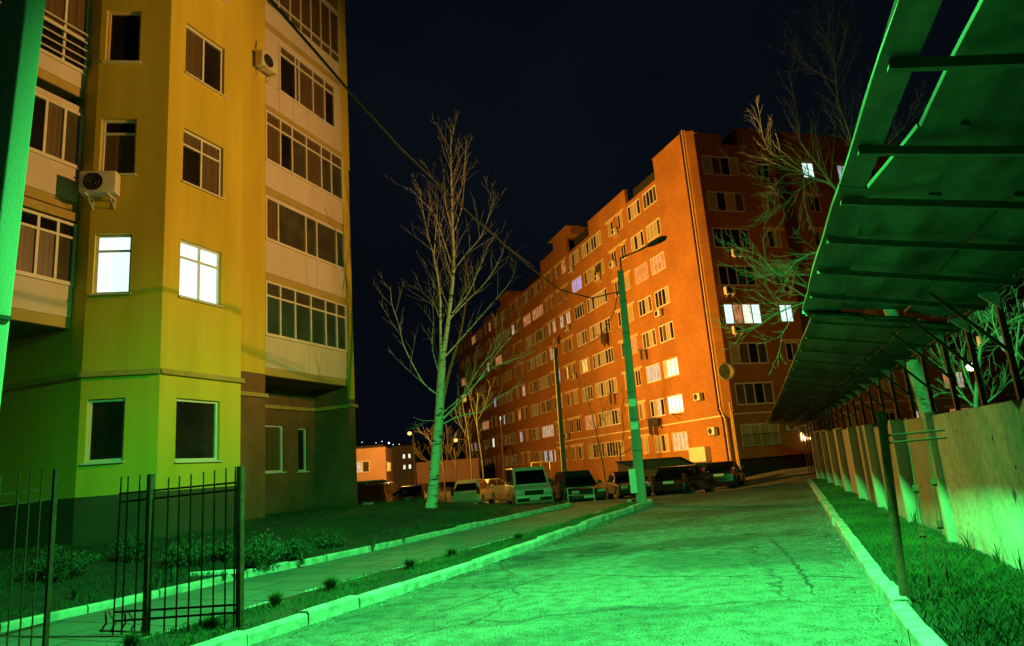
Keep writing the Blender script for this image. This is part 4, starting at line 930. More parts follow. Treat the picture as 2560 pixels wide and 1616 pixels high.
# far-left section
FC = at(-40, 1640, 9.6); FC.z = 0; FD = at(116, 1560, 9.9); FD.z = .05
LD = (FD-FC).length
fence(FC, FD, 1.95, 2, [(LD*.35, 0, .05, 2.02), (LD*.55, 0, .05, 2.02), (LD*.75, 0, .05, 2.02), (LD*.97, 0, .05, 2.02)], 'iron fence section at the left edge behind the nearest pole', [(1.62, 1.66), (1.74, 1.78), (.25, .28)], postw=.05)
# short rusty prongs at the foot of the fence
t = thing('bent_prongs', W(6.6, -7.3, .06), -SY, 'cluster of bent red rusty prongs at the foot of the fence', 'metal prongs')
for k in range(5):
    mb = MB(); x = -.3+k*.15; mb.tube([(x, 0, .0), (x+.01, 0, .05), (x+.05, .01, .10), (x+.04-.1*(k % 2), .0, .24)], .012, 6); mb.build('prong', 'rust_red', t)
mb = MB(); mb.tube([(-.34, 0, .02), (.36, 0, .0)], .012, 6); mb.build('rod', 'rust_red', t)
pr = thing('metal_post', (3.44, 6.80, 0), 0, 'dark metal pipe post with two short crossbars standing in the right verge', 'post')
mb = MB(); mb.tube([(0, 0, 0), (.09, -.05, 1.87)], .041, 14); mb.build('pipe', 'rust_brown', pr, smooth=True)
for z in (1.56, 1.63): mb = MB(); mb.tube([(.06, -.04, z), (.52, -.30, z+.01)], .010, 6); mb.build('crossbar', 'rust_brown', pr)
mb = MB(); mb.tube([(.0, 0, .12), (.25, -.12, .10)], .012, 6); mb.build('foot_bar', 'rust_brown', pr)
for (gx, gy, tx, ty, dist, dist2, k, lab) in ((2333, 1526, 2264, 1047, 7.5, 9.6, .32, 'left tie rod with a turnbuckle running from the grass to the wall top'), (2378, 1512, 2312, 1047, 7.6, 9.2, .37, 'right tie rod with a turnbuckle running from the grass to the wall top')):
    a = at(gx, gy, dist); a.z = .08; b = at(tx, ty, dist2); t = thing('tie_rod', a, 0, lab, 'tie rod', 'tie rods by the metal post'); v = b-a
    mb = MB(); mb.tube([(0, 0, -.03), v*(k)], .008, 6); mb.tube([v*(k+.24), v], .008, 6); mb.build('rod', 'rust_brown', t)
    mb = MB(); d = v.normalized(); o = Vector((.018, 0, 0))
    mb.bar(v*k+o, v*(k+.24)+o, .009); mb.bar(v*k-o, v*(k+.24)-o, .009)
    for q in (k-.01, k+.22): mb.bar(v*q, v*(q+.035), .055, .03)
    mb.build('turnbuckle', 'rust_brown', t)
# ------------------------------------------------------------------ low metal barrier, gas pipe frame, shed
a = at(1421, 1256, 27.0); b = at(1487, 1256, 26.6); a.z = H(a.x, a.y); b.z = H(b.x, b.y); t = thing('low_barrier', a, atan2(b.y-a.y, b.x-a.x), 'low pale metal hoop barrier in front of the dark hatchback', 'barrier'); L = (b-a).length
mb = MB(); mb.tube([(0, 0, 0), (0, 0, .52), (.04, 0, .56), (L-.04, 0, .56), (L, 0, .52), (L, 0, 0)], .02, 6); mb.build('hoop', 'galv', t); mb = MB(); mb.tube([(0, 0, .28), (L, 0, .28)], .015, 6); mb.build('rail', 'galv', t)
gs = at(1332, 1200, 45); gs.z = -.38; t = thing('gas_pipe_frame', gs, 0, 'yellow gas pipe frame with yellow cabinet behind the white van', 'gas pipe'); mb = MB()
mb.tube([(0, 0, 0), (0, 0, 2.15), (.02, 0, 2.2), (1.15, 0, 2.27), (1.18, 0, 2.2), (1.25, 0, 0)], .045, 7); mb.tube([(.6, 0, 2.23), (.62, 0, 1.8)], .03, 6); mb.build('pipe_frame', 'yellow_paint', t, smooth=True)
mb = MB(); mb.box(.48, .80, -.1, .15, .6, 1.85); mb.build('cabinet', 'yellow_paint', t, bevel=.02); mb = MB(); mb.tube([(2.05, .2, 0), (2.0, .2, 2.3), (2.1, .2, 1.6), (2.4, .2, 1.5)], .05, 7); mb.build('riser', 'yellow_paint', t)
mb = MB(); mb.box(.95, 1.12, .2, .9, 0, 1.2); mb.build('back_box', 'metal_dark', t)
# low brick shed (basement entrance) with sloping roof
sa = Vector((6.2, 41.4, -.40)); t = thing('low_shed', sa, radians(-8), 'low rough brick shed with a dark sloping roof behind the parked cars', 'shed'); mb = MB()
mb.box(-.6, 3.0, 0, 2.2, 0, 1.82); mb.extrude([(3.002, 0), (4.3, 0), (4.3, 1.05), (3.002, 1.8)], lambda a, b, w: (a, w, b), .05, 2.15); mb.build('wall', 'brick_rough', t, fixn=True)
mb = MB(); mb.box(-.7, 3.1, -.12, 2.3, 1.822, 1.91); mb.extrude([(3.1, 1.91), (3.1, 1.82), (4.45, 1.03), (4.45, 1.12)], lambda a, b, w: (a, w, b), -.1, 2.25); mb.build('roof', 'roof_dark', t, fixn=True)

# ------------------------------------------------------------------ far houses and skyline
def place_house(p, rz, lx, ly, z0, z1, mat_, label, wins, roofm='roof_dark'):
    t = thing('house', (p.x, p.y, z0), rz, label, 'building'); mb = MB(); mb.box(0, lx, 0, ly, -1, z1-z0); mb.build('wall', mat_, t)
    mb = MB(); mb.box(-.2, lx+.2, -.2, ly+.2, z1-z0+.002, z1-z0+.25); mb.build('roof', roofm, t)
    for fnn, a0, a1, za, zb, cols, pm in wins: window(t, fnn, a0, a1, za, zb, -.06, cols, None, .12, pm, 'frame_white', 'window')
    return t
mat('far_plaster', (.55, .30, .26), .9, (.62, .36, .30), .5); mat('far_panel', (.42, .33, .30), .9, (.50, .40, .36), .6)
hp = at(963, 1118, 85)
lamp('sodium_light_by_far_house', (hp.x+3.5, hp.y-11, 6.5), 8000, SOD, None, None, 1, .3)
fl_ = lambda a, z, w: Vector((-a, w, z)); fr_ = lambda a, z, w: Vector((-w, a, z))
hh = place_house(Vector((hp.x, hp.y, .4)), radians(6), -12, 10, .4, 5.3, 'far_plaster', 'small orange lit plastered house with a flat roof in the distance', [(fl_, 1.1+.8, 3.6, 2.0, 3.4, 2, ['glass_grey', 'lit_pale']), (fr_, 1.0, 6.0, 1.9, 3.2, 5, 'lit_warm')])
hb = at(976, 1118, 128)
place_house(Vector((hb.x, hb.y, .4)), 0, 4.3, 12, .4, 7.1, 'far_panel', 'grey far block with four small bright windows beside the orange house', [(lambda a, z, w: Vector((a, w, z)), x, x+.62, z, z+.95, 1, m_) for x in (2.1, 3.1) for z, m_ in ((2.4, 'lit_soft'), (4.3, 'lit_soft'))])
# low yellow wall patch right of it
mb = MB(); q = at(1040, 1190, 100); mb.box(0, 9, 0, 3, 0, 3.0); o = mb.build('garage', 'far_plaster'); o.location = (q.x, q.y, .4); tag(o, 'low orange lit garage wall behind the birch trunk', 'garage')
mb = MB(); q = at(1250, 1190, 66)
# dark far tree line with lights
mb = MB(); n = 46
for i in range(n):
    x = -62+i*1.4; c = Vector((x, 185+6*sin(i), 0)); hgt = 8.0+2.0*sin(i*1.3)+R2.uniform(-.8, .8); mb.sphere((c.x, c.y, hgt-4), 4.0, 5, 0, 1.1); mb.box(c.x-3, c.x+3, c.y-2, c.y+2, 0, hgt-3)
tag(mb.build('far_trees', 'roof_dark', smooth=True), kind='stuff', label='dark line of distant trees on the horizon', cat='trees')
mb = MB()
for px, py in ((972, 1108), (983, 1112), (998, 1111), (1010, 1112), (905, 1106), (940, 1108), (955, 1104)): mb.sphere(at(px, py, 170), .22 if px == 972 else .09, 4)
tag(mb.build('far_lights', 'far_light'), kind='stuff', label='tiny distant town lights above the far houses', cat='lights')

# ------------------------------------------------------------------ cars
def make_car(kind, loc, yaw, paint, label, plate=True, L=4.1, Wd=1.68, HH=1.45, lights='rear'):
    """yaw: heading clockwise from +Y, in degrees. local x forward."""
    t = thing('parked_'+('van' if kind == 'van' else 'car'), loc, radians(90-yaw), label, 'van' if kind == 'van' else 'car', 'parked cars and vans in the yard'); w2 = Wd/2; b = MB()
    wr = .31; xf, xr = L*.5-.78, -L*.5+.72
    belt = {'hatch': .92, 'sedan': .88, 'van': 1.12, 'mpv': 1.0}[kind]
    hoodz = {'hatch': .90, 'sedan': .84, 'van': 1.08, 'mpv': .98}[kind]
    def arch(xc): return [(xc+(wr+.07)*cos(a*pi/8), .28+(wr+.07)*sin(a*pi/8)) for a in range(0, 9)]
    top = {'hatch': [(-L/2, .55), (-L/2+.03, .86), (-L/2+.12, belt), (L/2-1.15, belt), (L/2-.25, hoodz-.12), (L/2-.03, .62)],
           'mpv': [(-L/2, .55), (-L/2+.02, .90), (-L/2+.08, belt), (L/2-1.05, belt), (L/2-.2, hoodz-.15), (L/2-.02, .62)],
           'van': [(-L/2, .5), (-L/2+.02, 1.0), (-L/2+.05, belt), (L/2-.75, belt+.02), (L/2-.14, hoodz-.18), (L/2-.02, .62)],
           'sedan': [(-L/2, .60), (-L/2+.04, .84), (-L/2+.2, belt), (L/2-1.25, belt), (L/2-.12, hoodz-.08), (L/2-.02, .62)]}[kind]
    poly = [(L/2-.02, .32), (L/2-.15, .22)]+[p for p in arch(xf)]+[p for p in arch(xr)]+[(-L/2+.12, .24), (-L/2, .34)]+top
    # lofted: middle wide, sides slightly tumbled
    n = len(poly)
    ring = []
    for yy, k in ((-w2, .965), (-w2+.10, 1), (w2-.10, 1), (w2, .965)):
        i0 = len(b.v); ring.append(i0)
        for x, z in poly: b.v.append((x*k, yy, .3+(z-.3)*(1 if k == 1 else .97) if z > .3 else z))
    for r0, r1 in zip(ring, ring[1:]):
        for q in range(n): b.f.append((r0+q, r0+(q+1) % n, r1+(q+1) % n, r1+q)); b.m.append(0)
    b.f.append(tuple(ring[0]+q for q in reversed(range(n)))); b.f.append(tuple(ring[3]+q for q in range(n))); b.m += [0, 0]
    b.build('body', 'paint_'+paint, t, fixn=True, bevel=.035)
    # cabin
    cab = {'hatch': (L/2-1.15, L/2-1.95, -L/2+.55, -L/2+.10), 'mpv': (L/2-.95, L/2-1.75, -L/2+.30, -L/2+.06), 'van': (L/2-.62, L/2-1.35, -L/2+.14, -L/2+.05), 'sedan': (L/2-1.25, L/2-1.9, -L/2+1.15, -L/2+.62)}[kind]
    x0, x1, x2, x3 = cab; wb_, wt = w2-.04, w2-.20 if kind != 'van' else w2-.12
    zb = belt-.03; zt = HH
    def cabp(x, side, z):   # body of the cabin
        k = (z-zb)/(zt-zb); return Vector((x, side*(wb_+(wt-wb_)*k), z))
    c = MB(); lo = [(x0, -1), (x0, 1), (x3, 1), (x3, -1)]; hi = [(x1, -1), (x1, 1), (x2, 1), (x2, -1)]
    c.hexa([cabp(x, s, zb) for x, s in lo]+[cabp(x, s, zt) for x, s in hi]); c.build('roof', 'paint_'+paint, t, fixn=True, bevel=.06)
    def glass(name, P, inset):
        g_ = MB(); ctr = sum(P, Vector())/4; nn = (P[1]-P[0]).cross(P[3]-P[0]).normalized(); 
        if nn.dot(ctr-Vector((0, 0, .9))) < 0: nn = -nn
        Q = [ctr+(p-ctr)*inset+nn*.012 for p in P]; R_ = [q-nn*.03 for q in Q]; g_.hexa(R_+Q); return g_.build(name, 'car_glass', t, fixn=True)
    glass('windshield', [cabp(x0-.03, -.92, zb+.04), cabp(x0-.03, .92, zb+.04), cabp(x1+.03, .90, zt-.06), cabp(x1+.03, -.90, zt-.06)], .97)
    zr = zb+.05
    glass('rear_window', [cabp(x3+.01, .9, zr), cabp(x3+.01, -.9, zr), cabp(x2-.03, -.86, zt-.08), cabp(x2-.03, .86, zt-.08)], .95)
    for s in (-1, 1):
        xa0, xa1 = x0-.22, x1-.05; xb0, xb1 = x3+.30, x2+.08
        m0 = (xa0+xb0)/2; 
        glass('side_window', [cabp(xa0, s, zb+.07), cabp(m0+.04, s, zb+.07), cabp(m0+.04, s, zt-.08), cabp(xa1, s, zt-.08)], 1.0)
        glass('side_window', [cabp(m0-.04, s, zb+.07), cabp(xb0, s, zb+.07), cabp(xb1, s, zt-.08), cabp(m0-.04, s, zt-.08)], 1.0)
        mr = MB(); mr.box(x0-.32, x0-.20, s*(w2+.02), s*(w2+.20), zb+.06, zb+.22); mr.build('mirror', 'paint_black' if kind == 'van' else 'paint_'+paint, t, fixn=True, bevel=.03)
        for xc in (xf, xr):
            ty = MB(); y0 = s*(w2-.20); y1 = s*(w2-.01); ty.tube([(xc, y0, wr), (xc, y1, wr)], wr, 20); wh = ty.build('wheel', 'wheel_dark', t)
            rm = MB(); rm.disc((xc, y1+s*.004, wr), (0, 1, 0), wr*.62, 14); rm.build('rim', 'rim_grey', wh)
            ar_ = MB(); ar_.tube([(xc, s*(w2-.26), .29), (xc, s*(w2-.22), .29)], wr+.06, 16); ar_.build('wheel_arch', 'wheel_dark', t)
        # lamps
        hl = MB(); hl.box(L/2-.16, L/2+.005, s*(w2-.42), s*(w2-.07), .60, .74); hl.build('headlight', 'lamp_clear', t, fixn=True, bevel=.02)
        tl = MB()
        if kind in ('hatch', 'mpv'): tl.box(-L/2-.006, -L/2+.22, s*(w2-.16), s*(w2+.004), .72, belt+.22 if kind == 'hatch' else 1.25)
        elif kind == 'sedan': tl.box(-L/2-.006, -L/2+.12, s*(w2-.42), s*(w2+.004), .62, .78)
        else: tl.box(-L/2-.006, -L/2+.1, s*(w2-.14), s*(w2+.004), .55, 1.1)
        tl.build('taillight', 'tail_red', t, fixn=True, bevel=.02)
    gr = MB(); gr.box(L/2-.05, L/2+.006, -w2+.46, w2-.46, .56 if kind != 'van' else .62, .72 if kind != 'van' else .84); gr.build('grille', 'black_rubber', t)
    bm = MB(); bm.box(L/2-.03, L/2+.05, -w2+.08, w2-.08, .34, .50); bm.build('bumper', 'black_rubber' if kind in ('sedan', 'van') else 'paint_'+paint, t, bevel=.03); bm = MB(); bm.box(-L/2-.05, -L/2+.03, -w2+.08, w2-.08, .36, .54); bm.build('bumper', 'black_rubber' if kind == 'sedan' else 'paint_'+paint, t, bevel=.03)
    pl = MB(); pl.box(L/2+.052, L/2+.058, -.26, .26, .38, .49); pl.build('number_plate', 'plate', t)
    zp = .60 if kind in ('sedan',) else (.72 if kind != 'van' else .55)
    pl = MB(); pl.box(-L/2-.015, -L/2-.008, -.26, .26, zp, zp+.12); pl.build('number_plate', 'plate', t)
    return t
def gp(px, d): p = at(px, 1150, d); p.z = H(p.x, p.y); return p
make_car('hatch', gp(1706, 35), 34, 'black', 'black hatchback seen from behind, right of the tall pole', L=4.2, HH=1.47)
make_car('hatch', gp(1806, 40.5), 24, 'black', 'black car with a bright plate parked nearest the orange corner', L=4.2, HH=1.45)
make_car('hatch', gp(1752, 44), 32, 'silver', 'silver car mostly hidden between the two black cars', L=4.0, HH=1.45)
make_car('sedan', gp(1560, 36.5), 176, 'darkred', 'dark red sedan facing the camera just left of the tall pole', L=4.1, HH=1.40, Wd=1.62)
make_car('hatch', gp(1436, 34.5), 170, 'darkgreen', 'dark green hatchback facing the camera behind the hoop barrier', L=4.2, HH=1.62, Wd=1.72)
make_car('van', gp(1312, 36.5), 172, 'white', 'white van facing the camera with a wide dark windshield', L=4.7, HH=1.98, Wd=1.86)
make_car('hatch', gp(1182, 41), 12, 'cream', 'cream white hatchback seen from behind, right of the birch', L=3.9, HH=1.52, Wd=1.66)
make_car('sedan', gp(1225, 48), 40, 'cream', 'cream car half hidden behind the white hatchback', L=4.1, HH=1.38)
make_car('mpv', gp(948, 38.5), 4, 'black', 'big black people carrier beside the yellow building', L=4.6, HH=1.72, Wd=1.86)
make_car('hatch', gp(1036, 42), 2, 'navy', 'dark car with pale plate parked left of the birch trunk', L=4.0, HH=1.42)
make_car('van', gp(926, 47), 80, 'mint', 'pale minivan standing sideways behind the black people carrier', L=4.6, HH=1.90, Wd=1.8)

# ------------------------------------------------------------------ trees
def rvec(r): 
    while True:
        v = Vector((r.uniform(-1, 1), r.uniform(-1, 1), r.uniform(-1, 1)))
        if .05 < v.length < 1: return v.normalized()
def twigs(mb, path, rads, r, n, ln, depth, up=.35, spread=.9, start=.2, rmin=.0035, mi=0):
    pts = [Vector(p) for p in path]; k = len(pts)
    for q_ in range(n):
        u = (start+(1-start)*(q_+r.random())/n)*(k-1); i = min(int(u), k-2); f = u-i; p = pts[i].lerp(pts[i+1], f); rr = rads[i]+(rads[i+1]-rads[i])*f
        d = (pts[i+1]-pts[i]).normalized(); side = rvec(r); side = (side-d*side.dot(d)); side.normalize()
        sp = spread*r.uniform(.55, 1.0); v = (d+side*sp+Vector((0, 0, up*.6))).normalized(); L = ln*r.uniform(.45, 1.25)*(1-.55*u/(k-1))
        q = [p]; m_ = 5; w_ = rvec(r)*.05
        for j in range(m_): v = (v+w_+rvec(r)*.055+Vector((0, 0, up*.10))).normalized(); q.append(q[-1]+v*L/m_)
        r0 = max(rmin*1.1, min(rr*.45, L*.0055)); R_ = [r0+(rmin*.55-r0)*j/m_ for j in range(m_+1)]
        mb.tube(q, R_, 4 if r0 < .02 else 5, mi, cap=False)
        if depth: twigs(mb, q, R_, r, 4, L*.5, depth-1, up*.6, spread*.9, .2, rmin, mi)
def smooth_path(pts, sub=3):
    P = [Vector(p) for p in pts]; out = []
    for i in range(len(P)-1):
        p0 = P[max(i-1, 0)]; p1 = P[i]; p2 = P[i+1]; p3 = P[min(i+2, len(P)-1)]
        for s in range(sub):
            t = s/sub; out.append(.5*((2*p1)+(p2-p0)*t+(2*p0-5*p1+4*p2-p3)*t*t+(3*p1-p0-3*p2+p3)*t**3))
    out.append(P[-1]); return out
def limb(mb, pix, d0, d1, r0, r1, r, tw=8, ln=1.2, depth=1, up=.35, start=.15, mi=0, n=7, tmi=None, rmin=.0035):
    pts = [at(x, y, d0+(d1-d0)*i/(len(pix)-1)) for i, (x, y) in enumerate(pix)]; P = smooth_path(pts); k = len(P); R_ = [r0+(r1-r0)*(j/(k-1))**.85 for j in range(k)]
    mb.tube(P, R_, n, mi)
    if tw: twigs(mb, P, R_, r, tw, ln, depth, up, start=start, mi=mi if tmi is None else tmi, rmin=rmin)
    return P
r = random.Random(21); D_ = 23.0
bt_ = at(1078, 1290, D_); base_b = lawn_h(20.5, 2.6)
birch = thing('birch_tree', (bt_.x, bt_.y, bt_.z), 0, 'tall bare birch with a pale leaning trunk growing in the lawn', 'tree')
def tofirst(mb, root):
    o = Vector(root.location); mb.v = [tuple(Vector(v)-o) for v in mb.v]; return mb
tr = MB()
limb(tr, [(1074, 1312), (1079, 1268), (1086, 1180), (1097, 1060), (1101, 985), (1106, 900)], D_, D_, .215, .12, r, 0, n=12)
limb(tr, [(1066, 1300), (1071, 1262), (1082, 1215), (1092, 1120)], D_-.05, D_, .13, .05, r, 0, n=10)
limb(tr, [(1104, 915), (1114, 850), (1123, 784), (1134, 672), (1132, 586), (1130, 512), (1128, 437), (1127, 380), (1127, 325)], D_, D_+.3, .10, .006, r, 40, 2.3, 1, .6, .2, rmin=.003)
tofirst(tr, birch).build('trunk', 'birch_bark', birch, smooth=True)
cr_m = MB()
B_ = lambda pix, dd, r0, r1=.005, tw=9, ln=1.15, **k: limb(cr_m, pix, D_, D_+dd, r0*.72, r1, r, int(tw*.8), ln*1.5, rmin=.003, **k)
B_([(1103, 905), (1101, 818), (1100, 736), (1085, 642), (1070, 590), (1056, 520), (1050, 470)], .5, .075, tw=24, ln=1.1)
B_([(1085, 642), (1090, 575), (1092, 520), (1088, 480)], .8, .03, tw=7)
B_([(1130, 784), (1172, 732), (1200, 665), (1222, 610)], -.8, .035)
B_([(1122, 800), (1165, 755), (1215, 705), (1254, 639), (1262, 596)], .9, .04, tw=12)
B_([(1110, 895), (1160, 840), (1228, 762), (1280, 698), (1290, 650)], 1.6, .045, tw=12)
B_([(1105, 1050), (1150, 1005), (1192, 957), (1250, 875), (1302, 818)], -1.2, .05, tw=12)
B_([(1104, 1035), (1160, 985), (1200, 918), (1245, 868), (1262, 820)], -2.2, .035, tw=10)
B_([(1108, 1060), (1150, 1040), (1200, 1030), (1250, 992), (1302, 960)], .8, .04, tw=10)
B_([(1192, 957), (1235, 918), (1285, 900), (1338, 880)], -.6, .025, tw=8)
B_([(1127, 657), (1104, 586), (1084, 534), (1052, 500), (1024, 470)], -.5, .03, tw=10)
B_([(1130, 575), (1118, 530), (1104, 482), (1078, 440), (1060, 405)], .6, .024, tw=9)
B_([(1136, 579), (1147, 545), (1156, 512), (1162, 430), (1165, 360)], .4, .026, tw=9)
B_([(1134, 512), (1152, 480), (1160, 420), (1166, 352)], -.7, .02, tw=7)
B_([(1138, 672), (1168, 632), (1201, 594), (1222, 540), (1236, 492)], -.9, .03, tw=10)
B_([(1098, 990), (1062, 962), (1032, 912), (1008, 860), (998, 815), (980, 760), (976, 715)], -1.0, .035, tw=10)
B_([(1097, 792), (1085, 760), (1060, 735), (1037, 716)], 1.0, .022, tw=8)
B_([(1100, 1062), (1082, 1052), (1058, 1052), (1034, 1044)], .4, .016, tw=3)
B_([(1100, 940), (1088, 900), (1080, 860), (1084, 800), (1080, 740)], 1.2, .03, tw=9)
B_([(1132, 700), (1112, 660), (1100, 620), (1096, 560), (1072, 500)], 1.4, .025, tw=9)
tofirst(cr_m, birch).build('crown', 'birch_bark', birch, smooth=True)
cr2 = MB(); limb(cr2, [(1108, 1005), (1125, 925), (1150, 840), (1167, 737), (1163, 690), (1172, 640)], D_+.2, D_+1.6, .06, .01, r, 22, 1.0)
tofirst(cr2, birch).build('peeling_stem', 'bark_red', birch, smooth=True)

# trees behind the wall and canopy
r = random.Random(8)
t2 = thing('bare_tree', W(19.5, 4.3), 0, 'leaning bare tree behind the wall whose branches spread over the canopy', 'tree')
tr = MB(); D2 = 20.0
limb(tr, [(2345, 1140), (2325, 1045), (2300, 960), (2265, 870), (2205, 730), (2150, 600), (2115, 500)], D2, D2, .24, .10, r, 6, 1.5, n=12)
tofirst(tr, t2).build('trunk', 'bark_grey', t2, smooth=True)
cm = MB()
def T2(pix, d0, dd, r0, tw=10, ln=1.5, **k): return limb(cm, pix, D2+d0, D2+d0+dd, r0*.62, .004, r, int(tw*1.6), ln*1.25, rmin=.0042, mi=0, **k)
T2([(2125, 525), (2082, 465), (2040, 448), (2010, 435), (1962, 402), (1927, 385), (1908, 345), (1900, 300)], 0, -1, .06, 18)
T2([(2118, 500), (2080, 460), (2050, 420), (2025, 387), (2000, 350), (1997, 300), (1985, 250), (1971, 187)], 0, .8, .055, 18)
T2([(2025, 387), (2010, 440), (2012, 500), (2022, 560)], 0, .3, .02, 6, 1.0, up=-.1)
T2([(2150, 560), (2138, 420), (2124, 336), (2100, 270), (2091, 209), (2091, 168), (2104, 120), (2117, 75)], 0, -.6, .06, 20)
T2([(2091, 170), (2072, 125), (2057, 72)], 0, -.4, .02, 7)
T2([(2091, 209), (2050, 185), (2010, 160), (1965, 130)], 0, .8, .018, 7)
T2([(2124, 336), (2150, 290), (2180, 240), (2240, 190)], 0, .8, .03, 8)
T2([(2130, 470), (2180, 400), (2240, 340), (2300, 260)], 0, 1.0, .04, 10)
T2([(2165, 640), (2100, 640), (2036, 687-55), (1990, 655), (1950, 690), (1900, 640), (1850, 625)], 0, -1.2, .045, 14)
T2([(2175, 660), (2110, 670), (2036, 687), (1976, 685), (1897, 684)], 0, .6, .04, 12)
T2([(2190, 700), (2110, 720), (2024, 752), (1985, 766), (1945, 782), (1882, 820), (1811, 832)], 0, -.8, .05, 14)
T2([(2024, 752), (1980, 720), (1920, 700), (1870, 660), (1850, 620)], 0, .5, .02, 8)
T2([(1990, 770), (1976, 800), (1950, 842), (1915, 850), (1895, 842)], -.2, -.5, .018, 4, .8)
T2([(1957, 828), (1950, 870), (1940, 900), (1930, 912)], -.3, -.2, .012, 2, .6, up=-.3)
T2([(2010, 435), (1960, 440), (1930, 470), (1900, 460)], 0, .8, .02, 8); T2([(2040, 448), (1990, 480), (1968, 510), (1940, 520)], 0, -.8, .02, 7)
tofirst(cm, t2).build('crown', 'bark_pale', t2, smooth=True)
r = random.Random(9)
def simple_tree(name, label, group, specs, matt, dist, base, twm=.005, ln=1.2, cat='tree'):
    t = thing(name, base, 0, label, cat, group); a = MB(); c = MB()
    for k, (pix, r0, r1, tw, dd) in enumerate(specs):
        limb(a if k == 0 else c, pix, dist, dist+dd, r0, r1, r, 0 if k == 0 else tw, ln, rmin=twm)
        if k == 0 and tw:
            pts = smooth_path([at(x, y, dist+dd*i/(len(pix)-1)) for i, (x, y) in enumerate(pix)]); twigs(c, pts, [r0+(r1-r0)*j/(len(pts)-1) for j in range(len(pts))], r, tw, ln, 1, .3, start=.3, rmin=twm)
    tofirst(a, t).build('trunk', matt, t, smooth=True)
    if c.v: tofirst(c, t).build('crown', matt, t, smooth=True)
    return t
b3 = at(2440, 1120, 17); b3.z = 0
simple_tree('bare_tree', 'bare tree with bright green lit forks behind the posts at right', 'bare trees behind the wall',
 [([(2442, 1160), (2440, 1000), (2446, 930), (2452, 860)], 0.0558, 0.0250, 9, 0), ([(2444, 1000), (2415, 940), (2405, 880), (2440, 820), (2480, 790)], 0.0310, 0.0060, 16, .6), ([(2450, 870), (2500, 820), (2550, 790), (2620, 760)], 0.0279, 0.0060, 19, -.4),
  ([(2440, 1030), (2500, 980), (2540, 940), (2600, 900)], 0.0248, 0.0060, 16, .8), ([(2442, 1020), (2390, 985), (2345, 985), (2320, 1000)], 0.0186, 0.0050, 12, -.4), ([(2446, 930), (2460, 860), (2470, 800), (2500, 740), (2560, 680)], 0.0248, 0.0050, 19, .6), ([(2430, 1015), (2370, 940), (2350, 880), (2320, 820)], 0.0186, 0.0050, 16, .5), ([(2560, 900), (2520, 860), (2490, 870), (2470, 900)], 0.0124, 0.0040, 9, .2)], 'bark_grey', 17, b3, .005, 1.0)
b4 = at(2540, 1120, 14); b4.z = 0
simple_tree('bare_tree', 'slender bare tree crossing the right edge above the wall', 'bare trees behind the wall', [([(2560, 1150), (2555, 1000), (2540, 900), (2550, 800)], 0.0310, 0.0150, 8, 0), ([(2545, 920), (2500, 850), (2480, 780), (2500, 700)], 0.0186, 0.0040, 16, .3), ([(2548, 860), (2580, 800), (2600, 700)], 0.0186, 0.0040, 12, .3)], 'bark_grey', 14.5, b4, .004, .8)
# slim birches in front of the brick building
for nm, specs, dist, lab in (('birch_tree', [([(1209, 1196), (1204, 1140), (1196, 1090), (1192, 1040), (1195, 985)], .07, .03, 16, 0), ([(1194, 1070), (1180, 1020), (1170, 970)], .03, .01, 8, .5), ([(1196, 1050), (1215, 1010), (1226, 965)], .03, .01, 8, -.5)], 50, 'slim birch with yellow green bark, right of the pair behind the cream hatchback'),
    ('birch_tree', [([(1180, 1196), (1177, 1150), (1171, 1090), (1162, 1040), (1155, 1000)], .06, .02, 14, 0), ([(1172, 1100), (1150, 1060), (1135, 1020)], .025, .01, 8, .5)], 50, 'slim birch left of the pair behind the cream hatchback'),
    ('birch_tree', [([(1514, 1220), (1508, 1170), (1498, 1120), (1490, 1080), (1482, 1045), (1468, 1000), (1462, 960)], .07, .02, 20, 0), ([(1490, 1080), (1505, 1040), (1520, 1000)], .02, .008, 9, .5)], 40, 'thin leaning birch between the dark hatchback and the red sedan'),
    ('bare_tree', [([(1553, 1200), (1551, 1165), (1549, 1120)], .07, .05, 6, 0), ([(1549, 1150), (1525, 1100), (1510, 1050), (1500, 1000)], .03, .01, 16, .6), ([(1549, 1130), (1560, 1080), (1555, 1030), (1562, 990)], .03, .01, 16, -.4), ([(1550, 1140), (1585, 1110), (1600, 1060)], .025, .01, 12, .5), ([(1548, 1160), (1500, 1130), (1470, 1110)], .025, .01, 12, .5)], 43, 'bushy bare tree behind the red sedan, in front of pink lit windows'),
    ('bare_tree', [([(1112, 1215), (1110, 1180), (1105, 1150)], .07, .05, 6, 0), ([(1106, 1160), (1085, 1120), (1070, 1095), (1050, 1080)], .03, .01, 16, .6), ([(1107, 1150), (1100, 1110), (1085, 1085)], .03, .01, 14, -.4), ([(1109, 1170), (1125, 1130), (1140, 1090)], .03, .01, 14, .5), ([(1108, 1160), (1060, 1150), (1035, 1130)], .03, .01, 12, .5)], 50, 'low bare bushy tree left behind the leaning birch trunk'),
    ('bare_tree', [([(1140, 1215), (1140, 1170), (1136, 1120)], .06, .03, 14, 0), ([(1138, 1160), (1120, 1120), (1118, 1080)], .02, .01, 12, .6), ([(1138, 1150), (1160, 1110), (1165, 1070)], .02, .01, 12, .6)], 52, 'low bare tree under the right orange street lamp')):
    bp0 = at(specs[0][0][0][0], 1200, dist); bp0.z = -.4; specs[0][0].insert(0, (specs[0][0][0][0]+3, specs[0][0][0][1]+42))
    simple_tree(nm, lab, 'small trees before the brick facade', specs, 'bark_dull' if nm == 'birch_tree' else 'twig', dist, bp0, .006, 1.6)

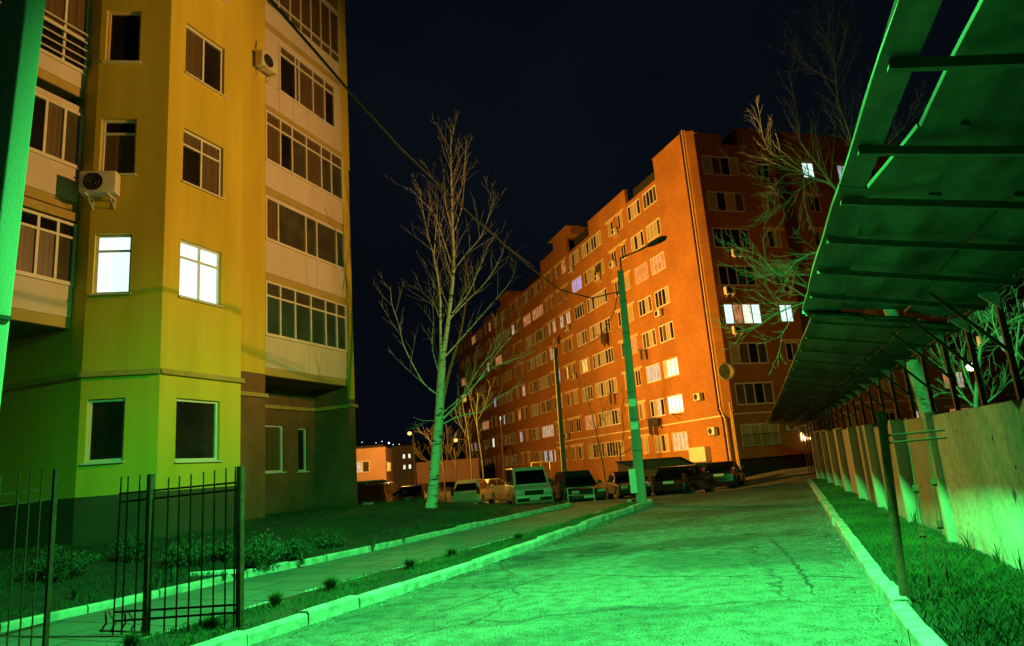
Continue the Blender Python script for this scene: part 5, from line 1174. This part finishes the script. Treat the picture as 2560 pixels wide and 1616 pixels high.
# ------------------------------------------------------------------ shrubs, tufts, plants, grass
def shrub(p, R_, Hh, n, label, seed, mats_='twig', leaf=True):
    rr = random.Random(seed); t = thing('shrub', p, 0, label, 'shrub', 'shrubs in the yard'); a = MB(); l = MB()
    for _ in range(n):
        th = rr.uniform(0, 2*pi); e = rr.uniform(.0, 1)**.7; d = Vector((cos(th)*R_*e, sin(th)*R_*e, Hh*rr.uniform(.55, 1.05)*(1-.35*e*e))); st = Vector((cos(th), sin(th), 0))*R_*.25*rr.random()
        mid = st.lerp(d, .5)+Vector((rr.uniform(-.06, .06), rr.uniform(-.06, .06), .05)); a.tube([st, mid, d], [.006, .004, .0025], 4, cap=False)
        if leaf:
            for k in range(7):
                c = st.lerp(d, rr.uniform(.35, 1.05))+rvec(rr)*.05; u = rvec(rr)*.035; v = u.cross(rvec(rr)).normalized()*.018; l.quad(c-u, c-v, c+u, c+v)
    a.build('stems', mats_, t)
    if leaf: l.build('leaves', 'leaf_green', t)
    return t
def lp(px, py, z=None):
    # point on the lawn under a pixel
    d = 12.0
    for _ in range(60):
        p = at(px, py, d); s = p.x*sin(SY)+p.y*cos(SY); l = p.x*cos(SY)-p.y*sin(SY); t = max(0, interp(WL, s)-.12-l); h = lawn_h(s, t)+H0(p.x, p.y) if l < interp(WL, s) else H(p.x, p.y)+.09
        d += (p.z-h)*d/1.6*.6
    p = at(px, py, d); p.z = h; return p
for i, (px, py, R_, Hh, n, lab) in enumerate([(655, 1425, .48, .62, 150, 'dense leafy shrub in the lawn just right of the fence'), (735, 1400, .40, .42, 100, 'low leafy shrub right of the dense one in the lawn'), (470, 1420, .55, .55, 130, 'dark shrub behind the fence bars'), (330, 1405, .5, .5, 110, 'dark low shrub left of the fence section'), (150, 1450, .6, .55, 110, 'dark straggly shrub near the left building edge'), (560, 1405, .4, .5, 90, 'dark shrub behind the right fence post'), (820, 1370, .4, .3, 70, 'small flat shrub in the middle of the lawn')]):
    shrub(lp(px, py), R_, Hh, n, lab, 100+i)
pp = gp(1665, 43); shrub(pp, .9, 1.5, 140, 'bare shrub in front of the low window of the orange wall', 201, leaf=False)
pp = gp(1700, 44); shrub(pp, .7, 1.2, 100, 'bare shrub beside the pale wall cabinet', 202, leaf=False)
pp = gp(1250, 44); shrub(pp, 1.2, 1.0, 150, 'dry shrub behind the white van', 203, leaf=False)
pp = gp(1520, 44); shrub(pp, 1.4, 1.2, 150, 'dry shrub behind the dark red sedan', 204, leaf=False)
pp = gp(1080, 46); shrub(pp, 1.4, 1.5, 170, 'dry dense shrub right behind the birch trunk', 205, leaf=False)
pp = gp(1388, 38); shrub(pp, .9, .9, 120, 'dry shrub between the white van and the dark hatchback', 206, leaf=False)
def blade_plant(p, n, h, wd, label, seed, name='leafy_plant', cat='plant', group='leafy plants in the lawn', matn='leaf_green', lean=.6):
    rr = random.Random(seed); mb = MB()
    for _ in range(n):
        th = rr.uniform(0, 2*pi); d = Vector((cos(th), sin(th), 0)); sd = Vector((-d.y, d.x, 0))*wd*rr.uniform(.6, 1); L = h*rr.uniform(.6, 1.1); k = rr.uniform(.1, lean); P_ = d*rr.uniform(0, .05); prev = None
        for j in range(5):
            f = j/4; c = P_+d*(k*L*f*f)+Vector((0, 0, L*(f-.25*k*f*f*1.6))); ww = sd*(1-f)**.6*(1 if j else .7)
            cur = (c-ww*.5, c+ww*.5)
            if prev: mb.quad(prev[0], prev[1], cur[1], cur[0])
            prev = cur
    o = mb.build(name, matn); o.location = p; return tag(o, label, cat, group)
for i, (px, py, n, h, lab) in enumerate([(398, 1468, 26, .34, 'clump of long pointed leaves behind the fence near the path kerb'), (435, 1458, 22, .34, 'pointed leaf clump right of the biggest one behind the fence'), (372, 1480, 18, .26, 'small pointed leaf clump beside the left fence post'), (190, 1500, 24, .30, 'leafy clump at the left beside the path kerb'), (230, 1510, 18, .24, 'low leafy clump right of the leftmost one'), (755, 1412, 14, .30, 'pale upright leaf clump in the lawn above the path kerb'), (1050, 1330, 14, .34, 'upright leaf clump in the lawn before the birch'), (935, 1370, 14, .30, 'leaf clump left of the birch near the kerb'), (1010, 1352, 12, .28, 'thin leaf clump between two others before the birch'), (1140, 1318, 12, .26, 'small leaf clump right of the birch foot'), (560, 1448, 12, .2, 'tiny leaf clump beside the right fence post')]):
    blade_plant(lp(px, py), n, h, .03, lab, 300+i)
for i, (s, l, n, h, lab) in enumerate([(7.9, -6.13, 520, 0.24, 'round grass tuft right of the fence post on the narrow strip'), (9.0, -6.03, 520, 0.24, 'second round grass tuft along the strip, beyond the nearest'), (10.9, -5.73, 520, 0.21, 'grass tuft hanging over the path edging'), (12.2, -5.53, 520, 0.20, 'grass tuft in the middle of the strip'), (6.6, -5.98, 520, 0.24, 'dark grass tuft at the foot of the right fence post'), (14.5, -4.98, 520, 0.18, 'small grass tuft farther along the strip'), (5.9, -6.38, 520, 0.19, 'grass tuft at the foot of the left fence post')]):
    blade_plant(Wh(s, l, .07), n, h, .008, lab, 400+i, 'grass_tuft', 'grass tuft', 'grass tufts on the narrow strip', 'grass_green', 1.1)
def grass(name, fn, n, h, wd, matn, seed, label):
    rr = random.Random(seed); v = []; f = []
    for _ in range(n):
        p = fn(rr)
        if p is None: continue
        th = rr.uniform(0, 2*pi); L = h*rr.uniform(.35, 1.2); w_ = wd*rr.uniform(.6, 1.3); d = Vector((cos(th), sin(th), 0)); e = rr.uniform(0, 2*pi); ln = Vector((cos(e), sin(e), 0))*L*rr.uniform(.1, .8); i = len(v)
        v += [tuple(p-d*w_/2), tuple(p+d*w_/2), tuple(p+ln*.35+Vector((0, 0, L*.6))+d*w_*.3), tuple(p+ln+Vector((0, 0, L)))]; f += [(i, i+1, i+2), (i, i+2, i+3)]
    mb = MB(); mb.v = v; mb.f = f; mb.m = [0]*len(f); return tag(mb.build(name, matn), label, 'grass', kind='stuff')
def g_right(rr):
    s = 4+26*rr.random()**1.9; t = rr.random()**.8; a = interp(KR, s)+.17; b = 2.5
    if rr.random() < .15: t = rr.uniform(.9, 1)
    return Wh(s, a+(b-a)*t, verge_h(s, t)-.01)
def g_left(rr):
    s = 4.5+19*rr.random()**1.5; t = rr.random()
    if (sin(s*2.7+t*5)+sin(s*1.1-t*7+2))*.5+rr.uniform(-.6, .6) < -.25: return None
    return Wh(s, interp(WR, s)+.08+(interp(KL, s)-.2-interp(WR, s)-.08)*t, strip_h(s, t)-.01)
def g_lawn(rr):
    t = 9*rr.random()**1.2; s = 5+(SB(t)-5.2)*rr.random()
    if (sin(s*1.9+t*2)+sin(s*.8-t*2.3+1))*.5+rr.uniform(-.7, .7) < -.2: return None
    return lawn_P(s, t)
grass('grass', g_right, 80000, .085, .0055, 'grass_green', 1, 'thick grass on the right verge under the wall')
grass('grass', g_left, 26000, .075, .006, 'grass_green', 2, 'short grass on the narrow strip between road and path')
grass('grass', g_lawn, 52000, .10, .008, 'grass_dark', 3, 'rough sparse grass covering the lawn')
# taller weeds along the wall
for i, s in enumerate((7.6, 8.6, 9.3, 10.4, 11.9, 13.5, 15.5)):
    blade_plant(Wh(s, 2.44, .16), 10, .30 if i % 2 else .22, .02, ['weed clump at the wall foot nearest the right edge', 'second weed clump at the foot of the bright wall base', 'tall weed standing before the bright wall base', 'weed clump left of the wall joint', 'weed clump near the second wall panel', 'weed clump at the third wall panel foot', 'farthest weed clump at the wall foot'][i], 500+i, 'weed', 'weed', 'weeds at the wall foot')
# white plastic edging and pale kerb scraps at the plinth
a = lp(472, 1440); b = lp(600, 1444); mb = MB(); v = b-a; v.z = 0; mb.box(0, v.length, -.03, .03, -.02, .06); o = mb.build('white_edging_strip', 'white_strip', bevel=.01); o.location = a; o.rotation_euler = (0, 0, atan2(v.y, v.x)); tag(o, 'white strip edging the flower bed behind the fence', 'edging')

# road cracks as thin open fissures and loose grit along the kerbs
def crack(pts, w, seed):
    rr = random.Random(seed); P_ = [Vector((x, y, 0)) for x, y in pts]; L = []
    for a, b in zip(P_, P_[1:]):
        n = max(2, int((b-a).length/.09)); sd = Vector((-(b-a).y, (b-a).x, 0)).normalized()
        for i in range(n): L.append(a.lerp(b, i/n)+sd*rr.uniform(-.035, .035))
    L.append(P_[-1]); mb = MB(); prev = None
    for i, c in enumerate(L):
        d = (L[min(i+1, len(L)-1)]-L[max(i-1, 0)]).normalized(); sd = Vector((-d.y, d.x, 0)); ww = w*rr.uniform(.25, 1.3)*min(1, i/6+.1, (len(L)-1-i)/6+.1); z = Vector((0, 0, H(c.x, c.y)+.004)); cur = (c-sd*ww+z, c+sd*ww+z)
        if prev: mb.quad(prev[0], cur[0], cur[1], prev[1])
        prev = cur
    tag(mb.build('road_crack', 'tar'), kind='structure')
mat('tar', (.030, .032, .030), .95, (.055, .055, .05), 9)
crack([(4.38, 13.08), (3.84, 10.6), (3.32, 8.83), (3.05, 7.88)], .028, 1)
crack([(-1.30, 8.33), (-.70, 9.25), (.34, 10.84), (1.66, 9.86), (3.2, 9.22), (4.2, 8.5)], .014, 2)
crack([(1.2, 11.5), (2.0, 13.2), (3.6, 14.5), (5.9, 15.2)], .012, 3)
rr = random.Random(44); mb = MB()
for i in range(2600):
    s = 4.5+20*rr.random()**1.7; u = rr.random()
    if u < .4: l = interp(KL, s)+.04+abs(rr.gauss(0, .16))
    elif u < .7: l = interp(KR, s)-.04-abs(rr.gauss(0, .14))
    else: l = interp(KL, s)+(interp(KR, s)-interp(KL, s))*rr.random()
    c = Wh(s, l, .004); q = rr.uniform(.003, .012); u_ = rvec(rr); v_ = u_.cross(rvec(rr)).normalized(); w2_ = u_.cross(v_); A_ = [c+u_*q, c+v_*q, c-u_*q*.8, c-v_*q*.7]; T_ = c+Vector((0, 0, q)); 
    for a_, b_ in zip(A_, A_[1:]+A_[:1]): mb.tri(a_, b_, T_, 0 if i % 3 else 1)
tag(mb.build('grit', ['kerb_stone', 'tar']), label='loose grit and small stones scattered on the road', cat='grit', kind='stuff')
